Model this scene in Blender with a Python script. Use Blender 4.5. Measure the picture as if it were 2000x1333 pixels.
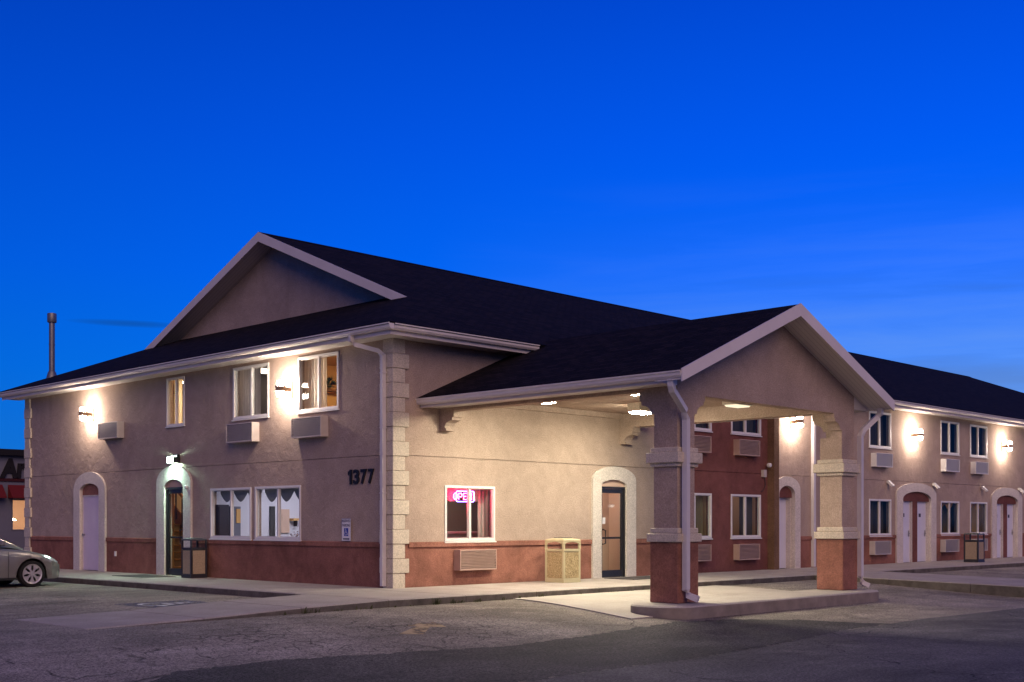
import bpy, bmesh, math, random
from mathutils import Vector, Matrix
random.seed(7)
R = math.radians
for o in list(bpy.data.objects): bpy.data.objects.remove(o)
scene = bpy.context.scene
col = scene.collection

# ---------------------------------------------------------------- camera
# x runs along the entrance facade, y along the gable facade, z = 0 on the sidewalk; the facades meet at (0, 0)
F, PX, PY, CAMZ = 2347.0, 1000.0, 1022.0, 1.30          # photograph pixels (2000 x 1333)
AX = math.atan(2300 / 2347.0)
XD = (math.sin(AX), math.cos(AX)); YD = (-math.cos(AX), math.sin(AX))
CX, CY = -15.436, -18.439
cam = bpy.data.cameras.new('camera')
cam.sensor_width = 36; cam.lens = F / 2000 * 36
cam.shift_y = (PY - 666.5) / 2000
cam.clip_end = 3000
co = bpy.data.objects.new('camera', cam); col.objects.link(co)
co.location = (CX, CY, CAMZ)
fw = Vector((XD[1], YD[1], 0)).normalized()
co.rotation_euler = (R(90), 0, math.atan2(-fw.x, fw.y))
scene.camera = co

# ---------------------------------------------------------------- sky, dusk light, exposure
SUN_AZ_DIR = Vector((-0.48, -0.80, 0.52)).normalized()     # afterglow behind the camera
world = bpy.data.worlds.new('World'); scene.world = world; world.use_nodes = True
nt = world.node_tree; nt.nodes.clear()
def N(nt, t, **k):
    n = nt.nodes.new(t)
    for a, b in k.items(): setattr(n, a, b)
    return n
def math_n(nt, op, a, b=None, c=None, clamp=False):
    n = N(nt, 'ShaderNodeMath', operation=op); n.use_clamp = clamp
    for i, v in enumerate((a, b, c)):
        if v is None: continue
        if hasattr(v, 'is_output'): nt.links.new(v, n.inputs[i])
        else: n.inputs[i].default_value = v
    return n.outputs[0]
def mixc(nt, fac, a, b, mode='MIX'):
    n = N(nt, 'ShaderNodeMix', data_type='RGBA', blend_type=mode)
    for s, v in ((n.inputs[0], fac), (n.inputs[6], a), (n.inputs[7], b)):
        if hasattr(v, 'is_output'): nt.links.new(v, s)
        elif isinstance(v, (int, float)): s.default_value = v
        else: s.default_value = (*v[:3], 1)
    return n.outputs[2]
def ramp(nt, fac, stops, interp='LINEAR'):
    n = N(nt, 'ShaderNodeValToRGB'); cr = n.color_ramp; cr.interpolation = interp
    while len(cr.elements) > 1: cr.elements.remove(cr.elements[-1])
    cr.elements[0].position = stops[0][0]; cr.elements[0].color = (*stops[0][1], 1)
    for p, c in stops[1:]:
        e = cr.elements.new(p); e.color = (*c, 1)
    nt.links.new(fac, n.inputs[0])
    return n.outputs[0]
tc = N(nt, 'ShaderNodeTexCoord'); sep = N(nt, 'ShaderNodeSeparateXYZ')
nt.links.new(tc.outputs['Generated'], sep.inputs[0])
el = sep.outputs[2]
grad = ramp(nt, math_n(nt, 'MAXIMUM', el, 0.0), [
    (0.00, (0.03, 0.26, 0.80)), (0.05, (0.008, 0.22, 0.88)), (0.12, (0.001, 0.19, 0.98)), (0.20, (0.0, 0.145, 1.0)),
    (0.30, (0.0, 0.102, 0.88)), (0.40, (0.0, 0.070, 0.70)), (0.7, (0.0, 0.05, 0.46)), (1.0, (0.0, 0.04, 0.36))])
sky = N(nt, 'ShaderNodeTexSky', sky_type='NISHITA'); sky.sun_disc = False
sky.sun_elevation = R(-2); sky.sun_rotation = math.atan2(SUN_AZ_DIR.x, SUN_AZ_DIR.y)
# thin cloud streaks, longest towards the low eastern sky
mp = N(nt, 'ShaderNodeMapping'); nt.links.new(tc.outputs['Generated'], mp.inputs[0])
mp.inputs['Scale'].default_value = (1.6, 1.6, 17); mp.inputs['Rotation'].default_value = (R(4), R(-7), 0)
nz = N(nt, 'ShaderNodeTexNoise'); nt.links.new(mp.outputs[0], nz.inputs[0])
nz.inputs['Scale'].default_value = 2.2; nz.inputs['Detail'].default_value = 7; nz.inputs['Roughness'].default_value = 0.55
nz.inputs['Distortion'].default_value = 0.35
dotn = N(nt, 'ShaderNodeVectorMath', operation='DOT_PRODUCT'); nt.links.new(tc.outputs['Generated'], dotn.inputs[0])
dotn.inputs[1].default_value = Vector((0.93, 0.30, 0)).normalized()
east = math_n(nt, 'MULTIPLY', math_n(nt, 'SUBTRACT', dotn.outputs['Value'], 0.84, clamp=True), 6.5, clamp=True)
low = math_n(nt, 'SUBTRACT', 1.25, math_n(nt, 'MULTIPLY', el, 4.4), clamp=True)
msk = math_n(nt, 'MULTIPLY', east, low)
pale = math_n(nt, 'MULTIPLY', math_n(nt, 'MULTIPLY', math_n(nt, 'SUBTRACT', nz.outputs[0], 0.46, clamp=True), 4.0, clamp=True), msk)
dark = math_n(nt, 'MULTIPLY', math_n(nt, 'MULTIPLY', math_n(nt, 'SUBTRACT', 0.50, nz.outputs[0], clamp=True), 5.0, clamp=True), msk)
azi = math_n(nt, 'MULTIPLY_ADD', math_n(nt, 'POWER', math_n(nt, 'MULTIPLY_ADD', dotn.outputs['Value'], 0.5, 0.5), 4.0), 0.62, 0.53)          # brighter towards the east, darker to the west
cmb = N(nt, 'ShaderNodeCombineXYZ')
for k_ in range(3): nt.links.new(azi, cmb.inputs[k_])
grad = mixc(nt, 1.0, grad, cmb.outputs[0], 'MULTIPLY')
c1 = mixc(nt, math_n(nt, 'MULTIPLY', pale, 0.34), grad, (0.24, 0.44, 0.84))
c2 = mixc(nt, math_n(nt, 'MULTIPLY', dark, 0.9), c1, (0.001, 0.105, 0.56))
glow = math_n(nt, 'MULTIPLY', math_n(nt, 'MULTIPLY', east, math_n(nt, 'POWER', math_n(nt, 'SUBTRACT', 1.0, math_n(nt, 'MULTIPLY', el, 3.5), clamp=True), 2.0)), 0.95)
c3 = mixc(nt, glow, c2, (0.30, 0.52, 0.88))
# one small dark streak low over the west end of the roof
pd = Vector(((250 - PX) / F * XD[0] + XD[1], (250 - PX) / F * YD[0] + YD[1], (PY - 632) / F)).normalized()
side = Vector((XD[0], YD[0], 0))
d1 = N(nt, 'ShaderNodeVectorMath', operation='SUBTRACT'); nt.links.new(tc.outputs['Generated'], d1.inputs[0]); d1.inputs[1].default_value = pd
d2 = N(nt, 'ShaderNodeVectorMath', operation='DOT_PRODUCT'); nt.links.new(d1.outputs[0], d2.inputs[0]); d2.inputs[1].default_value = side
d3 = N(nt, 'ShaderNodeSeparateXYZ'); nt.links.new(d1.outputs[0], d3.inputs[0])
wob = math_n(nt, 'MULTIPLY', math_n(nt, 'SUBTRACT', nz.outputs[0], 0.5), 0.006)
q = math_n(nt, 'ADD', math_n(nt, 'POWER', math_n(nt, 'ABSOLUTE', math_n(nt, 'DIVIDE', d2.outputs['Value'], 0.045)), 2.0),
           math_n(nt, 'POWER', math_n(nt, 'ABSOLUTE', math_n(nt, 'DIVIDE', math_n(nt, 'ADD', d3.outputs[2], wob), 0.0030)), 2.0))
c4 = mixc(nt, math_n(nt, 'MULTIPLY', math_n(nt, 'SUBTRACT', 1.0, q, clamp=True), 0.75), c3, (0.004, 0.09, 0.45))
c5 = mixc(nt, 0.002, c4, sky.outputs[0], 'ADD')
bg = N(nt, 'ShaderNodeBackground'); nt.links.new(c5, bg.inputs[0]); bg.inputs[1].default_value = 0.92
wo = N(nt, 'ShaderNodeOutputWorld'); nt.links.new(bg.outputs[0], wo.inputs[0])

sl = bpy.data.lights.new('sun', 'SUN'); sl.energy = 1.4; sl.angle = R(45); sl.color = (1.0, 0.66, 0.46)
so = bpy.data.objects.new('sun', sl); col.objects.link(so)
so.rotation_euler = (-SUN_AZ_DIR).to_track_quat('-Z', 'Y').to_euler()
vs = scene.view_settings
vs.view_transform = 'Standard'; vs.look = 'None'; vs.exposure = 0; vs.gamma = 1; vs.use_curve_mapping = False
try:
    scene.cycles.max_bounces = 6; scene.cycles.diffuse_bounces = 3; scene.cycles.transparent_max_bounces = 12
    scene.cycles.sample_clamp_indirect = 4; scene.cycles.caustics_reflective = False; scene.cycles.caustics_refractive = False
except Exception: pass

# ---------------------------------------------------------------- pixel to place
def px(x, y, X=None, Y=None, Z=None):
    r = (x - PX) / F; v = (r * XD[0] + XD[1], r * YD[0] + YD[1], (PY - y) / F)
    t = (X - CX) / v[0] if X is not None else (Y - CY) / v[1] if Y is not None else (Z - CAMZ) / v[2]
    return (CX + t * v[0], CY + t * v[1], CAMZ + t * v[2])
def sstep(a, b, x):
    t = min(1, max(0, (x - a) / (b - a))); return t * t * (3 - 2 * t)
def lot_z(x, y):                                          # the lot falls gently away from the kerbs
    return -0.13 - 0.235 * sstep(-2.9, -8.6, y) - 0.035 * sstep(-2.5, -8, x)

# ---------------------------------------------------------------- materials
MATS = {}
def mat(name, colr, rough=0.8, var=0.0, vscale=3.0, bump=0.0, bscale=60.0, metal=0.0, spec=0.3, col2=None, stretch=None, fine=0.0, fscale=120.0):
    if name in MATS: return MATS[name]
    m = bpy.data.materials.new(name); m.use_nodes = True; t = m.node_tree
    b = t.nodes['Principled BSDF']
    b.inputs['Roughness'].default_value = rough; b.inputs['Metallic'].default_value = metal
    b.inputs['Specular IOR Level'].default_value = spec
    g = N(t, 'ShaderNodeNewGeometry'); vec = g.outputs['Position']
    if stretch:
        mpp = N(t, 'ShaderNodeMapping'); t.links.new(vec, mpp.inputs[0]); mpp.inputs['Scale'].default_value = stretch; vec = mpp.outputs[0]
    c = None
    if var or col2:
        n1 = N(t, 'ShaderNodeTexNoise'); t.links.new(vec, n1.inputs[0]); n1.inputs['Scale'].default_value = vscale
        n1.inputs['Detail'].default_value = 6; n1.inputs['Roughness'].default_value = 0.62
        f = math_n(t, 'MULTIPLY_ADD', n1.outputs[0], 2.2, -0.6, clamp=True)
        lo = tuple(v * (1 - var) for v in colr); hi = col2 if col2 else tuple(min(1, v * (1 + var)) for v in colr)
        c = mixc(t, f, lo, hi)
    if fine:
        n3 = N(t, 'ShaderNodeTexNoise'); t.links.new(g.outputs['Position'], n3.inputs[0]); n3.inputs['Scale'].default_value = fscale
        n3.inputs['Detail'].default_value = 2
        f3 = math_n(t, 'MULTIPLY_ADD', n3.outputs[0], 3.0, -1.0, clamp=True)
        k = mixc(t, f3, (1 - fine,) * 3, (1 + fine,) * 3)
        c = mixc(t, 1.0, c if c is not None else colr, k, 'MULTIPLY')
    if c is not None: t.links.new(c, b.inputs['Base Color'])
    else: b.inputs['Base Color'].default_value = (*colr, 1)
    if bump:
        n2 = N(t, 'ShaderNodeTexNoise'); t.links.new(vec, n2.inputs[0]); n2.inputs['Scale'].default_value = bscale
        n2.inputs['Detail'].default_value = 4
        bp = N(t, 'ShaderNodeBump'); bp.inputs['Strength'].default_value = bump; bp.inputs['Distance'].default_value = 0.01
        t.links.new(n2.outputs[0], bp.inputs['Height']); t.links.new(bp.outputs[0], b.inputs['Normal'])
    MATS[name] = m; return m
def emit(name, colr, strength):
    if name in MATS: return MATS[name]
    m = bpy.data.materials.new(name); m.use_nodes = True; t = m.node_tree; t.nodes.clear()
    e = N(t, 'ShaderNodeEmission'); e.inputs[0].default_value = (*colr, 1); e.inputs[1].default_value = strength
    o = N(t, 'ShaderNodeOutputMaterial'); t.links.new(e.outputs[0], o.inputs[0])
    MATS[name] = m; return m
def glass(name, tint=(0.92, 0.95, 0.96), refl=1.0, ior=1.5):
    m = bpy.data.materials.new(name); m.use_nodes = True; t = m.node_tree; t.nodes.clear()
    tr = N(t, 'ShaderNodeBsdfTransparent'); tr.inputs[0].default_value = (*tint, 1)
    gl = N(t, 'ShaderNodeBsdfGlossy'); gl.inputs['Roughness'].default_value = 0.05
    gm = N(t, 'ShaderNodeNewGeometry'); dp = N(t, 'ShaderNodeVectorMath', operation='DOT_PRODUCT')
    t.links.new(gm.outputs['Normal'], dp.inputs[0]); t.links.new(gm.outputs['Incoming'], dp.inputs[1])
    fr = math_n(t, 'MULTIPLY_ADD', math_n(t, 'POWER', math_n(t, 'SUBTRACT', 1.0, math_n(t, 'ABSOLUTE', dp.outputs['Value']), clamp=True), 5.0), 0.96, 0.04)
    mx = N(t, 'ShaderNodeMixShader'); t.links.new(math_n(t, 'MULTIPLY', fr, refl, clamp=True), mx.inputs[0])
    t.links.new(tr.outputs[0], mx.inputs[1]); t.links.new(gl.outputs[0], mx.inputs[2])
    o = N(t, 'ShaderNodeOutputMaterial'); t.links.new(mx.outputs[0], o.inputs[0])
    MATS[name] = m; return m
def stucco(name, base, mott=0.22, relief=1.0, streak=0.25):
    """hand-trowelled stucco: blotches, drip streaks, grain, and relief at two sizes"""
    m = bpy.data.materials.new(name); m.use_nodes = True; t = m.node_tree; b = t.nodes['Principled BSDF']
    b.inputs['Roughness'].default_value = 0.94; b.inputs['Specular IOR Level'].default_value = 0.08
    g = N(t, 'ShaderNodeNewGeometry'); P = g.outputs['Position']
    def noise(sc, d=5, r=0.6, vec=P, dist=0.0):
        n = N(t, 'ShaderNodeTexNoise'); t.links.new(vec, n.inputs[0]); n.inputs['Scale'].default_value = sc; n.inputs['Detail'].default_value = d
        n.inputs['Roughness'].default_value = r; n.inputs['Distortion'].default_value = dist; return n.outputs[0]
    k = math_n(t, 'MULTIPLY_ADD', noise(0.75, 6, 0.65, P, 0.8), 3.0, -1.0, clamp=True)
    c = mixc(t, k, tuple(v * (1 - mott) for v in base), tuple(v * (1 + mott * 0.7) for v in base))
    k2 = math_n(t, 'MULTIPLY_ADD', noise(3.2, 5, 0.7, P, 0.5), 3.0, -1.0, clamp=True)
    c = mixc(t, 1.0, c, mixc(t, k2, (1 - mott * 0.55,) * 3, (1 + mott * 0.4,) * 3), 'MULTIPLY')
    mp_ = N(t, 'ShaderNodeMapping'); t.links.new(P, mp_.inputs[0]); mp_.inputs['Scale'].default_value = (3.2, 3.2, 0.22)
    k3 = math_n(t, 'MULTIPLY_ADD', noise(1.6, 4, 0.6, mp_.outputs[0]), 5.0, -2.9, clamp=True)
    c = mixc(t, math_n(t, 'MULTIPLY', k3, streak), c, tuple(v * 0.55 for v in base))
    k4 = math_n(t, 'MULTIPLY_ADD', noise(42, 3, 0.7), 4.0, -1.5, clamp=True)
    c = mixc(t, 1.0, c, mixc(t, k4, (0.80,) * 3, (1.17,) * 3), 'MULTIPLY')
    t.links.new(c, b.inputs['Base Color'])
    h = math_n(t, 'ADD', math_n(t, 'MULTIPLY', noise(34, 4, 0.65), 0.35), math_n(t, 'MULTIPLY', noise(5.0, 4, 0.55, P, 0.6), 1.5))
    bp = N(t, 'ShaderNodeBump'); bp.inputs['Strength'].default_value = 0.75 * relief; bp.inputs['Distance'].default_value = 0.018
    t.links.new(h, bp.inputs['Height']); t.links.new(bp.outputs[0], b.inputs['Normal']); MATS[name] = m
stucco('stucco', (0.40, 0.306, 0.248), 0.13, 1.0, 0.16)
stucco('wainscot', (0.27, 0.122, 0.090), 0.30, 1.0, 0.4)
stucco('terracotta', (0.19, 0.078, 0.066), 0.26)
stucco('buttress', (0.18, 0.105, 0.065), 0.25)
stucco('cream', (0.56, 0.49, 0.395), 0.10, 0.3, 0.25)
stucco('surround', (0.61, 0.55, 0.49), 0.09, 0.3, 0.2)
mat('white_metal', (0.72, 0.66, 0.60), rough=0.45, var=0.06, vscale=2.0, spec=0.4)
mat('fascia', (0.70, 0.63, 0.57), rough=0.5, var=0.07, vscale=1.5, spec=0.4)
mat('downspout', (0.62, 0.58, 0.56), rough=0.45, var=0.06, vscale=2.0, spec=0.4)
mat('vinyl', (0.72, 0.70, 0.66), rough=0.45, spec=0.4)
mat('sash', (0.60, 0.57, 0.54), rough=0.5, spec=0.4)
mat('paint_door', (0.62, 0.53, 0.62), rough=0.5, var=0.05, vscale=2, spec=0.4)
mat('guest_door', (0.64, 0.63, 0.70), rough=0.5, var=0.05, vscale=2, spec=0.4)
mat('bronze', (0.018, 0.018, 0.022), rough=0.4, spec=0.5)
mat('black_plastic', (0.022, 0.020, 0.026), rough=0.45, spec=0.5, var=0.2, vscale=8)
mat('aggregate', (0.33, 0.25, 0.17), rough=0.9, var=0.25, vscale=40, bump=0.5, bscale=120)
mat('gold_paint', (0.47, 0.41, 0.25), rough=0.5, var=0.06, vscale=4)
mat('pebble', (0.22, 0.15, 0.06), rough=0.85, col2=(0.62, 0.48, 0.26), var=0.5, vscale=42, bump=0.9, bscale=60)
mat('ac_metal', (0.50, 0.44, 0.40), rough=0.55, var=0.08, vscale=6)
mat('ac_red', (0.42, 0.285, 0.235), rough=0.6, var=0.08, vscale=6)
mat('black_letter', (0.012, 0.012, 0.014), rough=0.5)
mat('steel', (0.35, 0.34, 0.34), rough=0.35, metal=0.9)
mat('galv', (0.22, 0.22, 0.24), rough=0.5, metal=0.7, var=0.2, vscale=4, stretch=(6, 6, 1))
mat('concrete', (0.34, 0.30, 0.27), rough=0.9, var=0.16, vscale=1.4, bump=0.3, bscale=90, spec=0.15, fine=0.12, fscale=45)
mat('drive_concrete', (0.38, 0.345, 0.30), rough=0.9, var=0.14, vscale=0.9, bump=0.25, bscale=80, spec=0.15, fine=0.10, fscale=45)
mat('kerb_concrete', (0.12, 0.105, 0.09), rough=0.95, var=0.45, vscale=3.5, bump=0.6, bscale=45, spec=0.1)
mat('sconce_metal', (0.26, 0.17, 0.11), rough=0.5, metal=0.1)
def cloth(name, base, trans=0.5):
    m = bpy.data.materials.new(name); m.use_nodes = True; t = m.node_tree; t.nodes.clear()
    d = N(t, 'ShaderNodeBsdfDiffuse'); d.inputs[0].default_value = (*base, 1); l = N(t, 'ShaderNodeBsdfTranslucent'); l.inputs[0].default_value = (*base, 1)
    mx = N(t, 'ShaderNodeMixShader'); mx.inputs[0].default_value = trans; t.links.new(d.outputs[0], mx.inputs[1]); t.links.new(l.outputs[0], mx.inputs[2])
    o = N(t, 'ShaderNodeOutputMaterial'); t.links.new(mx.outputs[0], o.inputs[0]); MATS[name] = m
cloth('curtain', (0.60, 0.52, 0.46)); cloth('curtain_dark', (0.13, 0.12, 0.125)); cloth('curtain_olive', (0.34, 0.29, 0.17)); cloth('curtain_cream', (0.72, 0.62, 0.46))
mat('swag', (0.30, 0.29, 0.27), rough=0.9, var=0.1, vscale=12)
mat('swag_orange', (0.62, 0.30, 0.09), rough=0.9)
mat('room_lilac', (0.62, 0.60, 0.66), rough=0.9)
mat('room_peach', (0.58, 0.40, 0.31), rough=0.9)
mat('room_orange', (0.62, 0.36, 0.13), rough=0.9)
mat('room_tan', (0.42, 0.30, 0.19), rough=0.9)
mat('room_grey', (0.30, 0.27, 0.25), rough=0.9)
mat('room_dark', (0.10, 0.09, 0.09), rough=0.95)
mat('wood', (0.22, 0.10, 0.035), rough=0.5, var=0.25, vscale=5, stretch=(8, 8, 1))
mat('wood_dark', (0.035, 0.025, 0.035), rough=0.5)
mat('carpet', (0.22, 0.16, 0.10), rough=1, var=0.2, vscale=30)
mat('leaf', (0.03, 0.06, 0.025), rough=0.6, var=0.4, vscale=20)
mat('laminate', (0.55, 0.54, 0.55), rough=0.4)
mat('mat_rubber', (0.055, 0.050, 0.048), rough=0.95, var=0.3, vscale=20)
mat('sign_white', (0.75, 0.72, 0.72), rough=0.5)
mat('sign_blue', (0.03, 0.06, 0.35), rough=0.5)
mat('sign_ink', (0.06, 0.06, 0.10), rough=0.6)
mat('tail_paint', (0.40, 0.38, 0.36), rough=0.9)
mat('awning', (0.15, 0.012, 0.014), rough=0.8)
mat('restaurant_wall', (0.16, 0.16, 0.20), rough=0.9, var=0.1, vscale=1)
mat('restaurant_dark', (0.012, 0.010, 0.012), rough=0.8)
mat('restaurant_red', (0.05, 0.008, 0.008), rough=0.6)
glass('glass', refl=0.18)
emit('lamp_warm', (1.0, 0.82, 0.68), 400)
emit('lamp_cool', (0.60, 1.0, 0.80), 800)
emit('canopy_lamp', (1.0, 0.91, 0.69), 370)
emit('canopy_lamp_dim', (1.0, 0.88, 0.62), 1.2)
emit('room_white', (0.93, 0.88, 1.0), 14)
emit('room_warm', (1.0, 0.72, 0.42), 60)
emit('room_dim', (1.0, 0.74, 0.54), 7)
emit('room_peach_l', (1.0, 0.80, 0.66), 22)
emit('lobby_lamp', (1.0, 0.80, 0.66), 9)
emit('neon_red', (1.0, 0.008, 0.04), 260)
emit('neon_blue', (0.35, 0.22, 1.0), 14)
emit('diner_lamp', (1.0, 0.74, 0.48), 16)

# asphalt: mottled, worn, with alligator cracking in part of it
def asphalt(name, base, crack=True, grain=0.5, wear=None):
    m = bpy.data.materials.new(name); m.use_nodes = True; t = m.node_tree; b = t.nodes['Principled BSDF']
    b.inputs['Specular IOR Level'].default_value = 0.18; b.inputs['Roughness'].default_value = 0.88
    g = N(t, 'ShaderNodeNewGeometry'); P = g.outputs['Position']
    def noise(s, d=5, r=0.6, dist=0.0, vec=P):
        n = N(t, 'ShaderNodeTexNoise'); t.links.new(vec, n.inputs[0]); n.inputs['Scale'].default_value = s
        n.inputs['Detail'].default_value = d; n.inputs['Roughness'].default_value = r; n.inputs['Distortion'].default_value = dist
        return n.outputs[0]
    big = math_n(t, 'MULTIPLY_ADD', noise(0.45, 6, 0.62, 0.6), 2.6, -0.8, clamp=True)
    c = mixc(t, big, tuple(v * 0.50 for v in base), tuple(v * 1.5 for v in base))
    mp2 = N(t, 'ShaderNodeMapping'); t.links.new(P, mp2.inputs[0]); mp2.inputs['Scale'].default_value = (0.35, 2.2, 1); mp2.inputs['Rotation'].default_value = (0, 0, R(12))
    streak = math_n(t, 'MULTIPLY_ADD', noise(1.2, 5, 0.6, 0.3, mp2.outputs[0]), 3.0, -1.1, clamp=True)
    c = mixc(t, math_n(t, 'MULTIPLY', streak, 0.45), c, tuple(v * 0.5 for v in base))
    gr = math_n(t, 'MULTIPLY_ADD', math_n(t, 'ADD', math_n(t, 'MULTIPLY', noise(30, 3, 0.75), 0.55), math_n(t, 'MULTIPLY', noise(75, 2, 0.7), 0.45)), 5.5, -2.25, clamp=True)
    oil = math_n(t, 'MULTIPLY_ADD', noise(1.1, 4, 0.55, 1.2), 9.0, -5.6, clamp=True)
    c = mixc(t, math_n(t, 'MULTIPLY', oil, 0.5), c, tuple(v * 0.42 for v in base))
    pale_ = math_n(t, 'MULTIPLY_ADD', noise(0.8, 5, 0.7, 0.8), 7.0, -4.0, clamp=True)
    c = mixc(t, math_n(t, 'MULTIPLY', pale_, 0.5), c, tuple(v * 1.75 for v in base))
    c = mixc(t, 1.0, c, mixc(t, gr, (1 - grain,) * 3, (1 + grain,) * 3), 'MULTIPLY')
    h = math_n(t, 'MULTIPLY', noise(70, 3, 0.7), 0.5)
    if crack:
        # warp the cell lookup a little so crack lines wander
        wn = N(t, 'ShaderNodeTexNoise'); t.links.new(P, wn.inputs[0]); wn.inputs['Scale'].default_value = 3.0
        vm = N(t, 'ShaderNodeVectorMath', operation='MULTIPLY_ADD'); t.links.new(wn.outputs['Color'], vm.inputs[0])
        vm.inputs[1].default_value = (0.35, 0.35, 0); t.links.new(P, vm.inputs[2])
        flat = N(t, 'ShaderNodeVectorMath', operation='MULTIPLY'); t.links.new(vm.outputs[0], flat.inputs[0]); flat.inputs[1].default_value = (1, 1, 0)
        def vor(s):
            v = N(t, 'ShaderNodeTexVoronoi', feature='DISTANCE_TO_EDGE'); t.links.new(flat.outputs[0], v.inputs[0]); v.inputs['Scale'].default_value = s
            return v.outputs['Distance']
        area = math_n(t, 'MULTIPLY_ADD', noise(0.33, 3, 0.5), 7.0, -3.35, clamp=True)
        # worst around the turning area in front of the entrance
        dist = N(t, 'ShaderNodeVectorMath', operation='DISTANCE'); t.links.new(P, dist.inputs[0]); dist.inputs[1].default_value = (-5.2, -6.0, -0.3)
        near = math_n(t, 'MULTIPLY_ADD', dist.outputs['Value'], -0.30, 1.45, clamp=True)
        area = math_n(t, 'MAXIMUM', math_n(t, 'MULTIPLY', area, 0.35), math_n(t, 'MULTIPLY', near, math_n(t, 'MULTIPLY_ADD', noise(0.9, 3), 3.0, -0.8, clamp=True)))
        wid = math_n(t, 'MULTIPLY_ADD', noise(2.0, 3, 0.6), 0.14, -0.035)
        k1 = math_n(t, 'SUBTRACT', 1.0, math_n(t, 'DIVIDE', vor(3.3), math_n(t, 'MAXIMUM', wid, 0.004)), clamp=True)
        k2 = math_n(t, 'SUBTRACT', 1.0, math_n(t, 'DIVIDE', vor(0.42), 0.0065), clamp=True)
        gate = math_n(t, 'MULTIPLY_ADD', noise(1.3, 2), 5.0, -2.0, clamp=True)
        cr = math_n(t, 'MAXIMUM', math_n(t, 'MULTIPLY', k1, area), math_n(t, 'MULTIPLY', k2, gate))
        c = mixc(t, cr, c, tuple(v * 0.10 for v in base))
        h = math_n(t, 'SUBTRACT', h, math_n(t, 'MULTIPLY', cr, 1.3))
    t.links.new(c, b.inputs['Base Color'])
    bp = N(t, 'ShaderNodeBump'); bp.inputs['Strength'].default_value = 0.6; bp.inputs['Distance'].default_value = 0.012
    t.links.new(h, bp.inputs['Height']); t.links.new(bp.outputs[0], b.inputs['Normal'])
    MATS[name] = m
asphalt('asphalt', (0.235, 0.203, 0.168), True, 0.7)
asphalt('asphalt_dark', (0.070, 0.064, 0.059), False, 0.98)
asphalt('asphalt_road', (0.125, 0.115, 0.104), True, 0.6)

def shingle(name):
    m = bpy.data.materials.new(name); m.use_nodes = True; t = m.node_tree; b = t.nodes['Principled BSDF']
    b.inputs['Roughness'].default_value = 0.95; b.inputs['Specular IOR Level'].default_value = 0.06
    uv = N(t, 'ShaderNodeUVMap')
    br = N(t, 'ShaderNodeTexBrick'); t.links.new(uv.outputs[0], br.inputs[0])
    br.inputs['Scale'].default_value = 1.0; br.inputs['Brick Width'].default_value = 0.30; br.inputs['Row Height'].default_value = 0.14
    br.inputs['Mortar Size'].default_value = 0.010; br.inputs['Color1'].default_value = (0.021, 0.016, 0.020, 1)
    br.inputs['Color2'].default_value = (0.009, 0.008, 0.011, 1); br.inputs['Mortar'].default_value = (0.004, 0.004, 0.005, 1)
    g = N(t, 'ShaderNodeNewGeometry')
    n = N(t, 'ShaderNodeTexNoise'); t.links.new(g.outputs['Position'], n.inputs[0]); n.inputs['Scale'].default_value = 40; n.inputs['Detail'].default_value = 3
    c = mixc(t, 1.0, br.outputs[0], mixc(t, math_n(t, 'MULTIPLY_ADD', n.outputs[0], 3.0, -1.0, clamp=True), (0.6,) * 3, (1.5,) * 3), 'MULTIPLY')
    t.links.new(c, b.inputs['Base Color'])
    bp = N(t, 'ShaderNodeBump'); bp.inputs['Strength'].default_value = 0.8; bp.inputs['Distance'].default_value = 0.01
    t.links.new(br.outputs['Fac'], bp.inputs['Height']); bp.invert = True
    t.links.new(bp.outputs[0], b.inputs['Normal']); MATS[name] = m
shingle('shingle')
def soffit_mat(name, base, axis, pitch):
    m = bpy.data.materials.new(name); m.use_nodes = True; t = m.node_tree; b = t.nodes['Principled BSDF']
    b.inputs['Roughness'].default_value = 0.5
    g = N(t, 'ShaderNodeNewGeometry'); s = N(t, 'ShaderNodeSeparateXYZ'); t.links.new(g.outputs['Position'], s.inputs[0])
    fr = math_n(t, 'FRACT', math_n(t, 'DIVIDE', s.outputs[axis], pitch))
    gap = math_n(t, 'LESS_THAN', fr, 0.10)
    t.links.new(mixc(t, math_n(t, 'MULTIPLY', gap, 0.55), base, tuple(v * 0.25 for v in base)), b.inputs['Base Color'])
    MATS[name] = m
soffit_mat('soffit_x', (0.62, 0.575, 0.53), 0, 0.10)
soffit_mat('soffit_y', (0.62, 0.575, 0.53), 1, 0.10)

def paint_mat(name, colr, wear, scale=9):
    m = bpy.data.materials.new(name); m.use_nodes = True; t = m.node_tree; b = t.nodes['Principled BSDF']
    b.inputs['Roughness'].default_value = 0.85; b.inputs['Base Color'].default_value = (*colr, 1)
    g = N(t, 'ShaderNodeNewGeometry'); n = N(t, 'ShaderNodeTexNoise'); t.links.new(g.outputs['Position'], n.inputs[0])
    n.inputs['Scale'].default_value = scale; n.inputs['Detail'].default_value = 7; n.inputs['Roughness'].default_value = 0.75
    t.links.new(math_n(t, 'MULTIPLY_ADD', n.outputs[0], 6.0, -6.0 * wear, clamp=True), b.inputs['Alpha'])
    MATS[name] = m
paint_mat('lot_white', (0.48, 0.45, 0.42), 0.46)
paint_mat('lot_white2', (0.60, 0.58, 0.57), 0.30)
paint_mat('lot_blue', (0.05, 0.055, 0.16), 0.42)
paint_mat('lot_yellow', (0.40, 0.29, 0.15), 0.38, 3)

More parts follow.
